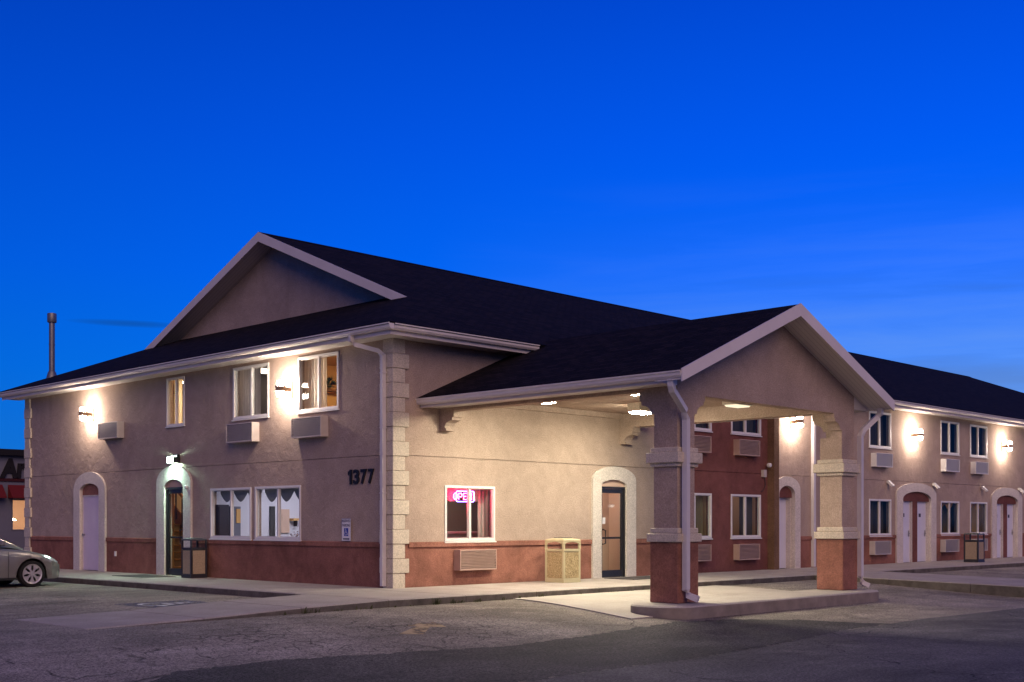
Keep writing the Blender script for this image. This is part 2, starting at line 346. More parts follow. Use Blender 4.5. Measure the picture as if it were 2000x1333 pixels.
# ---------------------------------------------------------------- mesh helpers
IDT = lambda a, b, c: (a, b, c)
LW = lambda u, d, z: (-d, u, z)                 # gable facade: u along y, d outwards
RW = lambda u, d, z: (u, -d, z)                 # entrance facade: u along x, d outwards
class MB:
    def __init__(s, T=IDT): s.v = []; s.f = []; s.T = T; s.m = []; s.mi = 0
    def add(s, vs, fs):
        n = len(s.v); s.v += [s.T(*p) for p in vs]; s.f += [tuple(i + n for i in f) for f in fs]; s.m += [s.mi] * len(fs); return s
    def box(s, a, b):
        (x0, y0, z0), (x1, y1, z1) = a, b
        return s.add([(x0, y0, z0), (x1, y0, z0), (x1, y1, z0), (x0, y1, z0), (x0, y0, z1), (x1, y0, z1), (x1, y1, z1), (x0, y1, z1)],
                     [(0, 3, 2, 1), (4, 5, 6, 7), (0, 1, 5, 4), (1, 2, 6, 5), (2, 3, 7, 6), (3, 0, 4, 7)])
    def prism(s, poly, axis, a, b):
        """poly of 2D points in the two other axes (in order), extruded along axis from a to b"""
        def P(p, k): q = list(p); q.insert(axis, k); return tuple(q)
        n = len(poly)
        return s.add([P(p, a) for p in poly] + [P(p, b) for p in poly],
                     [tuple(range(n))[::-1], tuple(range(n, 2 * n))] + [(i, (i + 1) % n, n + (i + 1) % n, n + i) for i in range(n)])
    def lathe(s, prof, c, axis='z', seg=24, closed=False):
        n = len(prof); vs = []
        for k in range(seg):
            a = 2 * math.pi * k / seg; ca, sa = math.cos(a), math.sin(a)
            for r, h in prof:
                if axis == 'z': vs.append((c[0] + r * ca, c[1] + r * sa, c[2] + h))
                elif axis == 'y': vs.append((c[0] + r * ca, c[1] + h, c[2] + r * sa))
                else: vs.append((c[0] + h, c[1] + r * ca, c[2] + r * sa))
        fs = []
        for k in range(seg):
            k2 = (k + 1) % seg
            for i in range(n - 1 if not closed else n):
                j = (i + 1) % n; fs.append((k * n + i, k2 * n + i, k2 * n + j, k * n + j))
        if not closed:
            fs.append(tuple(k * n for k in range(seg))); fs.append(tuple(k * n + n - 1 for k in range(seg)))
        return s.add(vs, fs)
    def sweep(s, pts, w, h, up=(0, 0, 1)):
        """rectangular pipe w x h along pts"""
        P = [Vector(p) for p in pts]; vs = []; fs = []
        for i, p in enumerate(P):
            d = ((P[i] - P[i - 1]).normalized() if i else Vector()) + ((P[i + 1] - P[i]).normalized() if i < len(P) - 1 else Vector())
            d.normalize(); u = Vector(up)
            if abs(d.dot(u)) > 0.9: u = Vector((0, 1, 0)) if abs(d.y) < 0.9 else Vector((1, 0, 0))
            a = d.cross(u)
            a.normalize(); b = a.cross(d).normalized()
            vs += [tuple(p + a * x * w / 2 + b * y * h / 2) for x, y in ((-1, -1), (1, -1), (1, 1), (-1, 1))]
        for i in range(len(P) - 1):
            for k in range(4): fs.append((i * 4 + k, i * 4 + (k + 1) % 4, i * 4 + 4 + (k + 1) % 4, i * 4 + 4 + k))
        fs += [(3, 2, 1, 0), tuple(len(vs) - 4 + k for k in range(4))]
        return s.add(vs, fs)
    def tube(s, pts, r, seg=8):
        P = [Vector(p) for p in pts]; vs = []; fs = []
        for i, p in enumerate(P):
            d = (P[min(i + 1, len(P) - 1)] - P[max(i - 1, 0)]).normalized()
            u = Vector((0, 0, 1)) if abs(d.z) < 0.9 else Vector((1, 0, 0))
            a = d.cross(u).normalized(); b = a.cross(d)
            vs += [tuple(p + a * math.cos(2 * math.pi * k / seg) * r + b * math.sin(2 * math.pi * k / seg) * r) for k in range(seg)]
        for i in range(len(P) - 1):
            for k in range(seg): fs.append((i * seg + k, i * seg + (k + 1) % seg, (i + 1) * seg + (k + 1) % seg, (i + 1) * seg + k))
        fs += [tuple(range(seg))[::-1], tuple((len(P) - 1) * seg + k for k in range(seg))]
        return s.add(vs, fs)
    def build(s, name, m, parent=None, smooth=False, bevel=0, fix=True, uv=None, org=None):
        me = bpy.data.meshes.new(name)
        root = parent
        while root is not None and root.parent is not None: root = root.parent
        o0 = root.get('_o') if root is not None else None
        off = Vector(o0) if o0 is not None else Vector(org) if org is not None else Vector((0, 0, 0))
        me.from_pydata([tuple(Vector(p) - off) for p in s.v], [], s.f)
        bm = bmesh.new(); bm.from_mesh(me)
        if fix: bmesh.ops.recalc_face_normals(bm, faces=bm.faces)
        if bevel: bmesh.ops.bevel(bm, geom=list(bm.edges), offset=bevel, segments=1, affect='EDGES', clamp_overlap=True)
        bm.to_mesh(me); bm.free()
        if uv:
            ul = me.uv_layers.new(name='UVMap')
            for l in me.loops: ul.data[l.index].uv = uv(Vector(me.vertices[l.vertex_index].co) + off)
        for mm in ([m] if isinstance(m, str) else m): me.materials.append(MATS[mm])
        if not isinstance(m, str):
            for p, k in zip(me.polygons, s.m): p.material_index = k
        if smooth:
            for p in me.polygons: p.use_smooth = True
            try: me.set_sharp_from_angle(angle=R(38))
            except Exception: pass
        ob = bpy.data.objects.new(name, me); col.objects.link(ob)
        if parent is not None: ob.parent = parent
        elif org is not None: ob.location = org
        return ob
def thing(name, label, cat, loc=(0, 0, 0), group=None, kind=None):
    o = bpy.data.objects.new(name, None); col.objects.link(o); o.location = loc; o.empty_display_size = 0.2
    o['label'] = label; o['_o'] = loc
    if cat: o['category'] = cat
    if group: o['group'] = group
    if kind: o['kind'] = kind
    return o
def tag(o, label, cat=None, group=None, kind=None):
    o['label'] = label
    if cat: o['category'] = cat
    if group: o['group'] = group
    if kind: o['kind'] = kind
    return o
def text_mesh(txt, size, depth, T, sx=1.0, bold=0.0, shear=0.0):
    """mesh of built-in lettering; T maps (u, d, z) with the text's lower left corner at (0, 0, 0)"""
    cu = bpy.data.curves.new('t', 'FONT'); cu.body = txt; cu.size = size; cu.extrude = depth / 2; cu.offset = bold; cu.shear = shear; cu.resolution_u = 3
    ob = bpy.data.objects.new('t', cu); col.objects.link(ob)
    bpy.context.view_layer.update()
    me = bpy.data.meshes.new_from_object(ob.evaluated_get(bpy.context.evaluated_depsgraph_get()))
    b = MB(T); x0 = min(v.co.x for v in me.vertices); z0 = min(v.co.y for v in me.vertices)
    b.add([((v.co.x - x0) * sx, v.co.z + depth / 2, v.co.y - z0) for v in me.vertices], [tuple(p.vertices) for p in me.polygons])
    bpy.data.objects.remove(ob); bpy.data.curves.remove(cu); bpy.data.meshes.remove(me)
    return b
def wall_sheet(b, u0, u1, z0, z1, holes, d=0.0, reveal=0.16):
    """facade sheet with rectangular openings and their reveals"""
    us = sorted({u0, u1} | {max(u0, min(u1, h[k])) for h in holes for k in (0, 1)})
    zs = sorted({z0, z1} | {max(z0, min(z1, h[k])) for h in holes for k in (2, 3)})
    def inside(u, z): return any(h[0] < u < h[1] and h[2] < z < h[3] for h in holes)
    for i in range(len(us) - 1):
        for j in range(len(zs) - 1):
            if inside((us[i] + us[i + 1]) / 2, (zs[j] + zs[j + 1]) / 2): continue
            b.add([(us[i], d, zs[j]), (us[i + 1], d, zs[j]), (us[i + 1], d, zs[j + 1]), (us[i], d, zs[j + 1])], [(0, 1, 2, 3)])
    if reveal:
        for h in holes:
            a, c = max(u0, h[0]), min(u1, h[1]); e, f = max(z0, h[2]), min(z1, h[3])
            if a >= c or e >= f: continue
            q = [(a, e), (c, e), (c, f), (a, f)]
            for k in range(4):
                p, r = q[k], q[(k + 1) % 4]
                if p[1] == r[1] and ((p[1] == z0 and h[2] < z0) or (p[1] == z1 and h[3] > z1)): continue
                b.add([(p[0], d, p[1]), (r[0], d, r[1]), (r[0], d - reveal, r[1]), (p[0], d - reveal, p[1])], [(0, 1, 2, 3)])

# ================================================================ THE SETTING
def axis_steps(lo, hi, a, b, st):
    out = []; x = a
    while x < b + 1e-6: out.append(x); x += st
    g = st; x = a
    pre = []
    while x > lo: g *= 1.6; x -= g; pre.append(max(x, lo))
    g = st; x = out[-1]; post = []
    while x < hi: g *= 1.6; x += g; post.append(min(x, hi))
    return pre[::-1] + out + post
xs = axis_steps(-900, 900, -20, 30, 0.5); ys = axis_steps(-900, 900, -22, 14, 0.5)
b = MB(); nx = len(xs)
b.v = [(x, y, lot_z(x, y)) for y in ys for x in xs]
b.f = [(j * nx + i, j * nx + i + 1, (j + 1) * nx + i + 1, (j + 1) * nx + i) for j in range(len(ys) - 1) for i in range(nx - 1)]
b.m = [0] * len(b.f)
lot = b.build('parking_lot', 'asphalt', smooth=True, fix=False); lot['kind'] = 'structure'; lot['label'] = 'worn cracked asphalt parking lot in front of the motel'

def ribbon(name, m, top, bot, rows, lift, jag=0.0, parent=None, n=90):
    """sheet between two polylines, following the lot"""
    def samp(pl, t):
        L = [0]
        for i in range(1, len(pl)): L.append(L[-1] + math.dist(pl[i], pl[i - 1]))
        s = t * L[-1]
        for i in range(1, len(pl)):
            if s <= L[i] + 1e-9:
                k = (s - L[i - 1]) / max(1e-9, L[i] - L[i - 1]); return [pl[i - 1][q] * (1 - k) + pl[i][q] * k for q in (0, 1)]
        return list(pl[-1])
    b = MB(); rnd = random.Random(3)
    for i in range(n + 1):
        A = samp(top, i / n); B = samp(bot, i / n)
        ja, jb = rnd.uniform(-jag, jag), rnd.uniform(-jag, jag)
        A[1] += ja; B[1] += jb
        for j in range(rows + 1):
            k = j / rows; x = A[0] * (1 - k) + B[0] * k; y = A[1] * (1 - k) + B[1] * k
            b.v.append((x, y, lot_z(x, y) + lift))
    r = rows + 1
    b.f = [(i * r + j, i * r + j + 1, (i + 1) * r + j + 1, (i + 1) * r + j) for i in range(n) for j in range(rows)]; b.m = [0] * len(b.f)
    o = b.build(name, m, parent, fix=False); 
    for p in o.data.polygons: p.use_smooth = True
    if parent is None: o['kind'] = 'structure'
    return o
seam = [(-9.4, -9.9), (-6.43, -9.62), (-5.18, -9.6), (-3.46, -9.72), (-1.29, -9.54), (1.43, -9.11), (4.5, -8.95), (12, -9.3), (40, -9.6)]
top = [(-9.6, -7.4), (-8.6, -6.6), (-7.1, -6.55), (-5.8, -6.83), (-4.06, -7.25), (-2.4, -7.15), (-0.9, -6.9), (0.3, -6.72), (1.5, -6.95), (2.6, -7.7), (3.0, -9.0)]
bot = [(-9.4, -9.9), (-8.4, -9.8), (-6.43, -9.62), (-5.18, -9.6), (-3.46, -9.72), (-2.4, -9.63), (-1.29, -9.54), (0.1, -9.33), (1.43, -9.11), (2.3, -9.06), (3.05, -9.04)]
ribbon('asphalt_patch', 'asphalt_dark', top, bot, 10, 0.008, 0.06, n=160)['label'] = 'dark newer asphalt patch across the drive'
ribbon('road', 'asphalt_road', seam, [(p[0], -45) for p in seam], 40, 0.006, 0.02, n=140)['label'] = 'grey asphalt road surface at the front'
dr = MB()
NXD, NYD = 10, 12
DRV = MB()
drive = thing('drive_slab', 'pale concrete drive under the entrance canopy', None, (3.5, -4.6, 0), kind='structure')
for i in range(3):
    for j in range(2):
        b = MB(); fx = lambda u, v: (0.66 - 0.80 * v) * (1 - u) + 7.2 * u
        n = 6
        for jj in range(n + 1):
            for ii in range(n + 1):
                u = (i + ii / n) / 3; v = (j + jj / n) / 2
                if ii == 0 and i: u += 0.0012
                if jj == 0 and j: v += 0.002
                x = fx(u, v); y = -2.70 - 3.45 * v; b.v.append((x, y, lot_z(x, y) + 0.022))
        b.f = [(q * (n + 1) + p, q * (n + 1) + p + 1, (q + 1) * (n + 1) + p + 1, (q + 1) * (n + 1) + p) for q in range(n) for p in range(n)]
        b.m = [0] * len(b.f)
        rim = [p for p in range(n + 1)] + [q * (n + 1) + n for q in range(1, n + 1)] + [n * (n + 1) + p for p in range(n - 1, -1, -1)] + [q * (n + 1) for q in range(n - 1, 0, -1)]
        k0 = len(b.v); b.v += [(b.v[q][0], b.v[q][1], b.v[q][2] - 0.09) for q in rim]
        for q in range(len(rim)): q2 = (q + 1) % len(rim); b.f.append((rim[q], rim[q2], k0 + q2, k0 + q)); b.m.append(0)
        b.build('slab', 'drive_concrete', drive)
# sidewalks of separate slabs; the sides are kerb faces, mossy grime and shade both in their dark colour
walk = thing('sidewalk', 'raised concrete sidewalk along both facades with a ramp at the corner', None, (0, 0, 0), kind='structure')
def slab(x0, x1, y0, y1, zt=lambda x, y: 0.0, zb=-0.75, g=0.006):
    x0 += g; x1 -= g; y0 += g; y1 -= g
    c = [(x0, y0), (x1, y0), (x1, y1), (x0, y1)]; e = 0.018
    i_ = [(x0 + e, y0 + e), (x1 - e, y0 + e), (x1 - e, y1 - e), (x0 + e, y1 - e)]
    b = MB()
    b.add([(x, y, zb) for x, y in c] + [(x, y, zt(x, y) - e) for x, y in c] + [(x, y, zt(x, y)) for x, y in i_], [])
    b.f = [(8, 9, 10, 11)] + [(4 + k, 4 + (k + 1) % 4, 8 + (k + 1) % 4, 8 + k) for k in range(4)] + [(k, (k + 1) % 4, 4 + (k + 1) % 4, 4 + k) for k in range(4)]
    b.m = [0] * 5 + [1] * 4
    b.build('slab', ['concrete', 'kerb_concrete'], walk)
e = [-2.35, -0.55, 1.3, 3.15, 5.0, 6.85, 8.7, 10.1, 11.5, 13.1, 14.7] + [14.7 + 2.05 * k for k in range(1, 21)]
for a, c in zip(e, e[1:]): slab(a, c, -2.70, 0.0)
yy = [0.0, 1.9, 3.8, 5.7, 7.6, 9.5, 11.4, 13.3, 15.2, 17.4]
for a, c in zip(yy, yy[1:]): slab(-2.35, 0.0, a, c)
zr = lambda x, y: -0.135 * sstep(-2.35, -7.75, x) - 0.02 * max(0, (-2.35 - x)) / 5.4
rx = [-7.75, -5.9, -4.15, -2.35]
for a, c in zip(rx, rx[1:]): slab(a, c, -2.70, -0.38, zr)
zs_ = lambda x, y: 0.02 * (y + 2.7)
for a, c in ((-4.7, -2.7), (-6.7, -4.7), (-8.7, -6.7), (-10.7, -8.7)): slab(11.5, 14.7, a, c, zs_)
# island under the canopy columns
def rrect(x0, x1, y0, y1, r, n=8):
    out = []
    for cx, cy, a0 in ((x1 - r, y0 + r, -90), (x1 - r, y1 - r, 0), (x0 + r, y1 - r, 90), (x0 + r, y0 + r, 180)):
        for k in range(n + 1):
            a = R(a0 + 90 * k / n); out.append((cx + r * math.cos(a), cy + r * math.sin(a)))
    return out
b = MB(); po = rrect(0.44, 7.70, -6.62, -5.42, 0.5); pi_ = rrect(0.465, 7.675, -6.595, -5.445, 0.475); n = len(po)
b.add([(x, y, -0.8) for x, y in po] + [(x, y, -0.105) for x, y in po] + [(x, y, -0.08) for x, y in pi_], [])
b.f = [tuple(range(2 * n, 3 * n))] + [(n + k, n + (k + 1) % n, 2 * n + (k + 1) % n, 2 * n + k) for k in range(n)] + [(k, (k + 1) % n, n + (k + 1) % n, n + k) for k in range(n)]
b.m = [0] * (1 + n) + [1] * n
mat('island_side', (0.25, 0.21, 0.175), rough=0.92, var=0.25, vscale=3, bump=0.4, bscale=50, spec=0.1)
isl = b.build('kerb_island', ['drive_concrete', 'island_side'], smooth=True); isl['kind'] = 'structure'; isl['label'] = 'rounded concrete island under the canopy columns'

# lot markings, worn paint
def decal(name, m, poly, lift, parent=lot):
    b = MB(); b.add([(x, y, lot_z(x, y) + lift) for x, y in poly], [tuple(range(len(poly)))]); return b.build(name, m, parent, fix=False)
for y0 in (8.15, 5.85, 3.50):
    decal('parking_line', 'lot_white', [(-7.4, y0 - 0.55), (-2.42, y0 - 0.05), (-2.42, y0 + 0.05), (-7.4, y0 - 0.45)], 0.004)
def icon(strokes, T, name, m, parent):
    b = MB(T)
    for s in strokes:
        if s[0] == 'line':
            _, pts, w = s
            for p, q2 in zip(pts, pts[1:]):
                d = Vector((q2[0] - p[0], q2[1] - p[1])).normalized(); n_ = Vector((-d.y, d.x)) * w / 2; d *= w * 0.3
                b.add([(p[0] - d.x + n_.x, 0, p[1] - d.y + n_.y), (q2[0] + d.x + n_.x, 0, q2[1] + d.y + n_.y), (q2[0] + d.x - n_.x, 0, q2[1] + d.y - n_.y), (p[0] - d.x - n_.x, 0, p[1] - d.y - n_.y)], [(0, 1, 2, 3)])
        elif s[0] == 'arc':
            _, c, r0, r1, a0, a1 = s; k = 22; vs = []
            for i in range(k + 1):
                a = R(a0 + (a1 - a0) * i / k); vs += [(c[0] + r0 * math.cos(a), 0, c[1] + r0 * math.sin(a)), (c[0] + r1 * math.cos(a), 0, c[1] + r1 * math.sin(a))]
            b.add(vs, [(2 * i, 2 * i + 1, 2 * i + 3, 2 * i + 2) for i in range(k)])
    return b.build(name, m, parent, fix=False)
WHEELCHAIR = [('arc', (0.40, 0.90), 0.0, 0.075, 0, 360), ('line', [(0.40, 0.80), (0.43, 0.46), (0.66, 0.46), (0.78, 0.18), (0.88, 0.22)], 0.085),
              ('line', [(0.42, 0.64), (0.62, 0.64)], 0.07), ('arc', (0.44, 0.32), 0.20, 0.27, 110, 345)]
decal('parking_symbol_ground', 'lot_blue', [(-5.15, 0.15), (-3.75, 0.15), (-3.75, 1.55), (-5.15, 1.55)], 0.004)
icon(WHEELCHAIR, lambda u, d, z: (-5.05 + z * 1.2, 1.45 - u * 1.2, lot_z(-4.5, 0.8) + 0.008), 'parking_symbol', 'lot_white2', lot)
decal('painted_arrow', 'lot_yellow', [(-4.62, -5.62), (-4.30, -5.80), (-3.72, -5.28), (-3.52, -5.42), (-3.22, -4.78), (-3.98, -5.02), (-3.86, -5.14)], 0.006)

# ================================================================ MOTEL
YE = 16.92; XE = 54.6; SOF = 4.98; EZ = 5.17; SL = 0.4145; OV = 0.65; RY = 8.46
RZ = EZ + SL * (RY + OV)
motel = thing('motel_building', 'long two storey stucco motel with dark shingle roof and white gutters', 'building', (0, 0, 0))
LH = dict(w3=(5.02, 6.74, .935, 2.12), w4=(3.10, 4.86, .935, 2.125), w1=(7.93, 8.78, 3.71, 4.91), u1=(4.31, 5.76, 3.70, 4.90), u2=(1.76, 3.20, 3.70, 4.90),
          d1=(12.26, 13.43, -1, 2.41), d2=(7.89, 8.86, -1, 2.41))
RH = dict(win=(1.38, 2.84, .92, 2.085), door=(6.33, 7.33, -1, 2.36), r1=(9.44, 10.89, .90, 2.08), r2=(11.79, 13.24, .90, 2.08), R1=(9.44, 10.89, 3.72, 4.90), R2=(11.80, 13.25, 3.72, 4.90),
          ad=(14.10, 15.00, -1, 2.39), a1=(19.42, 20.87, .90, 2.06), A1=(19.42, 20.87, 3.70, 4.84), b1=(24.48, 25.94, .90, 2.06), B1=(24.48, 25.94, 3.70, 4.84),
          c1=(26.85, 28.30, .90, 2.06), C1=(26.85, 28.30, 3.70, 4.84), ar4=(21.59, 23.69, -1, 2.37), ar5=(29.05, 31.06, -1, 2.36))
for k_ in (1, 2):
    for n_, h_ in (('b1', 'l'), ('B1', 'u'), ('c1', 'l'), ('C1', 'u')): RH[n_ + 'x' * k_] = (RH[n_][0] + 7.42 * k_, RH[n_][1] + 7.42 * k_, RH[n_][2], RH[n_][3])
    RH['ar5' + 'x' * k_] = (29.05 + 7.42 * k_, 31.06 + 7.42 * k_, -1, 2.36)
def facade(T, u0, u1, holes, up, low, name='wall'):
    b = MB(T); wall_sheet(b, u0, u1, 0.915, 2.660, holes); wall_sheet(b, u0, u1, 2.672, SOF + 0.05, holes)
    for zz_ in (2.660, 2.672): b.add([(u0, 0, zz_), (u1, 0, zz_), (u1, -.04, zz_), (u0, -.04, zz_)], [(0, 1, 2, 3)])
    b.build(name, up, motel, fix=False)
    cuts = sorted((h[0], h[1]) for h in holes if h[2] < 0 and h[1] > u0 and h[0] < u1); a_ = u0
    for c0, c1_ in cuts + [(u1, u1)]:
        if c0 - a_ > 0.02:
            b = MB(T); b.add([(a_, 0, -.05), (c0, 0, -.05), (c0, 0, .915), (a_, 0, .915), (a_, -.16, -.05), (c0, -.16, -.05), (c0, -.16, .915), (a_, -.16, .915)], [(0, 1, 2, 3), (1, 5, 6, 2), (0, 4, 7, 3)])
            b.build('wainscot', low, motel, fix=False)
        a_ = c1_
    b = MB(T); b.box((u0, -0.06, 2.63), (u1, -0.035, 2.70)); b.build('control_joint', up, motel)
facade(LW, 0, YE, list(LH.values()), 'stucco', 'wainscot')
facade(RW, 0, 8.9, list(RH.values()), 'stucco', 'wainscot')
facade(RW, 8.9, 13.62, list(RH.values()), 'terracotta', 'terracotta')
facade(RW, 13.62, XE, list(RH.values()), 'stucco', 'wainscot')
b = MB(); b.add([(0, YE, -0.05), (XE, YE, -0.05), (XE, YE, 5.03), (0, YE, 5.03), (XE, 0, -0.05), (XE, 0, 5.03)], [(0, 1, 2, 3), (1, 4, 5, 2)]); b.build('wall', 'stucco', motel)
b = MB(); b.box((0.05, 0.05, 5.0), (XE - .05, YE - .05, 5.02)); b.build('attic_floor', 'room_dark', motel)
for T, segs in ((LW, ((0.39, 7.56), (9.22, 11.93), (13.78, YE - 0.39))), (RW, ((0.39, 6.035), (7.67, 8.9), (15.28, 21.18), (24.06, 28.64), (31.46, 36.06), (38.88, 43.48), (46.30, XE)))):
    for a, c in segs:
        b = MB(T); b.prism([(0, 0.805), (0.035, 0.812), (0.035, 0.900), (0, 0.915)], 0, a, c); b.build('ledge_band', 'wainscot', motel)
b = MB(RW); b.box((13.60, 0.0, -0.03), (13.85, 0.22, SOF)); b.build('buttress', 'buttress', motel)
# quoins, one block after another up the two corners
nq = 17; hq = SOF / nq
for k in range(nq):
    wide = k % 2 == 1; w = 0.375 if wide else 0.28; p = 0.055 if wide else 0.04; z0, z1 = k * hq + 0.003, (k + 1) * hq - 0.003
    if k == 0: z0 = -0.02
    b = MB(); b.prism([(-p, -p), (w, -p), (w, 0.0), (0.0, 0.0), (0.0, w), (-p, w)], 2, z0, z1); b.build('quoin_block', 'cream', motel, bevel=0.008)
    b = MB(); b.prism([(-p, YE + p), (w, YE + p), (w, YE), (0.0, YE), (0.0, YE - w), (-p, YE - w)], 2, z0, z1); b.build('quoin_block', 'cream', motel, bevel=0.008)
# arched door surrounds
def arch_pts(c, hw, zs, zc, n=14):
    return [(c + hw * math.cos(math.pi * k / n), zs + (zc - zs) * math.sin(math.pi * k / n)) for k in range(n + 1)]
def surround(T, o0, o1, ozs, ozc, i0, i1, izs, izc, m='surround', d=0.055):
    co_ = (o0 + o1) / 2; ci = (i0 + i1) / 2
    poly = [(o1, -0.02)] + arch_pts(co_, (o1 - o0) / 2, ozs, ozc) + [(o0, -0.02), (i0, -0.02)] + arch_pts(ci, (i1 - i0) / 2, izs, izc)[::-1] + [(i1, -0.02)]
    b = MB(lambda u, z, dd: T(u, dd, z)); b.prism(poly, 2, -0.17, d); return b.build('door_surround', m, motel)
def panel(T, name, m, u0, u1, z0, z1, d0, d1, parent=motel): return MB(T).box((u0, d0, z0), (u1, d1, z1)).build(name, m, parent)
def lever(T, u, z, d, parent, flip=1):
    b = MB(T); b.box((u - 0.03, d, z - 0.10), (u + 0.03, d + 0.012, z + 0.10)); b.box((u - 0.012, d + 0.012, z - 0.012), (u + 0.012, d + 0.05, z + 0.012))
    b.box((min(u, u + flip * 0.12), d + 0.05, z - 0.012), (max(u, u + flip * 0.12), d + 0.065, z + 0.012)); b.build('handle', 'steel', parent)
surround(LW, 11.94, 13.77, 2.20, 2.70, 12.29, 13.40, 2.18, 2.385)
panel(LW, 'tympanum', 'wainscot', 12.27, 13.42, 2.07, 2.42, -0.20, -0.035)
dd = panel(LW, 'door', 'paint_door', 12.33, 13.36, 0.01, 2.03, -0.10, -0.035)
b = MB(LW); b.box((12.293, -.168, 0), (12.33, -.015, 2.066)); b.box((13.36, -.168, 0), (13.397, -.015, 2.066)); b.box((12.33, -.168, 2.03), (13.36, -.015, 2.066)); b.build('door_frame', 'surround', motel)
b = MB(LW); b.lathe([(0.0, 0), (0.03, 0), (0.012, 0.01), (0.012, 0.03), (0.032, 0.045), (0.032, 0.06), (0.0, 0.075)][:-1], (13.28, -0.035, 0.98), 'y', 12); b.build('handle', 'steel', dd, smooth=True)
for z in (0.3, 1.75): MB(LW).box((12.33, -.038, z - .06), (12.345, -.025, z + .06)).build('hinge', 'steel', dd)
b = MB(LW); b.box((11.38, 0.0, 0.42), (11.46, 0.03, 0.55)); b.build('wall_outlet', 'vinyl', motel)
# glazed doors
def glass_door(T0, i0, i1, ztop, bar_side, m_ty):
    T = lambda u, d, z: T0(u, d + 0.075, z)
    panel(T, 'tympanum', m_ty, i0 - .02, i1 + .02, ztop + 0.05, 2.42, -0.22, -0.10)
    b = MB(T); b.box((i0 + .002, -.168, 0), (i0 + .045, -.07, ztop + .05)); b.box((i1 - .045, -.168, 0), (i1 - .002, -.07, ztop + .05)); b.box((i0 + .045, -.17, ztop), (i1 - .045, -.07, ztop + .05))
    b.build('door_frame', 'bronze', motel)
    a, c = i0 + .05, i1 - .05; dr_ = MB(T)
    dr_.box((a, -.145, 0.01), (a + .06, -.10, ztop - .005)); dr_.box((c - .06, -.145, 0.01), (c, -.10, ztop - .005))
    dr_.box((a + .06, -.145, 0.01), (c - .06, -.10, 0.17)); dr_.box((a + .06, -.145, ztop - .105), (c - .06, -.10, ztop - .005))
    D = dr_.build('door', 'bronze', motel)
    MB(T).box((a + .06, -.126, 0.17), (c - .06, -.120, ztop - .105)).build('pane', 'glass', D)
    MB(T).box((a + .06, -.165, 0.92), (c - .06, -.132, 0.965)).build('push_bar', 'bronze', D)
    u = (c - .03) if bar_side > 0 else a + .03; s = -bar_side
    b = MB(T); b.sweep([(u, -.10, 0.80), (u, -.03, 0.80), (u + s * .07, -.03, 0.82), (u + s * .07, -.03, 1.12), (u, -.03, 1.14), (u, -.10, 1.14)], 0.025, 0.025); b.build('handle', 'bronze', D)
    return D
surround(LW, 7.57, 9.21, 2.30, 2.72, 7.92, 8.83, 2.16, 2.385)
D2 = glass_door(LW, 7.92, 8.83, 2.14, -1, 'room_peach')
surround(RW, 6.045, 7.66, 2.33, 2.655, 6.36, 7.30, 2.19, 2.335, 'surround')
DR = glass_door(RW, 6.36, 7.30, 2.12, -1, 'room_peach')
b = text_mesh('LOBBY', 0.085, 0.002, lambda u, d, z: (6.70 + u, 0.043 - d, 1.68 + z), 1.0); b.build('door_lettering', 'sign_white', DR)
MB(RW).box((6.475, -.043, 1.28), (6.60, -.040, 1.43)).build('door_notice', 'sign_white', DR)
b = MB(LW); b.lathe([(0.0, 0), (0.05, 0), (0.05, 0.03), (0.04, 0.05), (0.0, 0.055)][1:-1], (7.74, 0.055, 2.18), 'y', 12); b.build('doorbell', 'vinyl', motel, smooth=True)
# guest room doors
def guest_pair(o0, o1, i0, i1, num):
    surround(RW, o0, o1, 2.26, 2.63, i0, i1, 2.10, 2.345)
    c = (i0 + i1) / 2
    panel(RW, 'tympanum', 'terracotta', i0 - .02, i1 + .02, 2.02, 2.38, -0.25, -0.03)
    panel(RW, 'door_post', 'terracotta', c - .16, c + .16, -0.02, 2.02, -0.25, -0.03)
    for k, (a, e_) in enumerate(((i0, c - .16), (c + .16, i1))):
        panel(RW, 'door_jamb', 'surround', e_ - .05, e_ - .002, -0.02, 2.02, -0.20, -0.05)
        D = panel(RW, 'door', 'guest_door', a, e_ - .05, 0.0, 2.02, -0.18, -0.12)
        lever(RW, e_ - .13, 0.95, -0.12, D, -1)
        MB(RW).box((a + .28, -0.12, 1.50), (a + .42, -0.11, 1.62)).build('number_plate', 'sign_ink', D)
    b = MB(RW); b.box((i0 - .03, -.46, -.02), (i0 - .002, -.171, 2.02)); b.build('door_jamb', 'surround', motel)
guest_pair(21.19, 24.05, 21.62, 23.66, 1)
for k_ in (0, 1, 2): guest_pair(28.65 + 7.42 * k_, 31.45 + 7.42 * k_, 29.08 + 7.42 * k_, 31.03 + 7.42 * k_, 3)
surround(RW, 13.87, 15.26, 2.25, 2.63, 14.13, 14.97, 2.12, 2.365)
panel(RW, 'tympanum', 'terracotta', 14.11, 14.99, 2.03, 2.40, -0.25, -0.06)
D = panel(RW, 'door', 'guest_door', 14.13, 14.92, 0, 2.03, -0.28, -0.22); lever(RW, 14.22, 0.95, -0.22, D)
panel(RW, 'door_jamb', 'surround', 14.92, 14.967, -0.02, 2.03, -0.26, -0.08); panel(RW, 'door_jamb', 'surround', 14.10, 14.128, -0.02, 2.03, -0.40, -0.172)
MB(RW).box((14.40, -0.22, 1.50), (14.54, -0.21, 1.62)).build('number_plate', 'sign_ink', D)

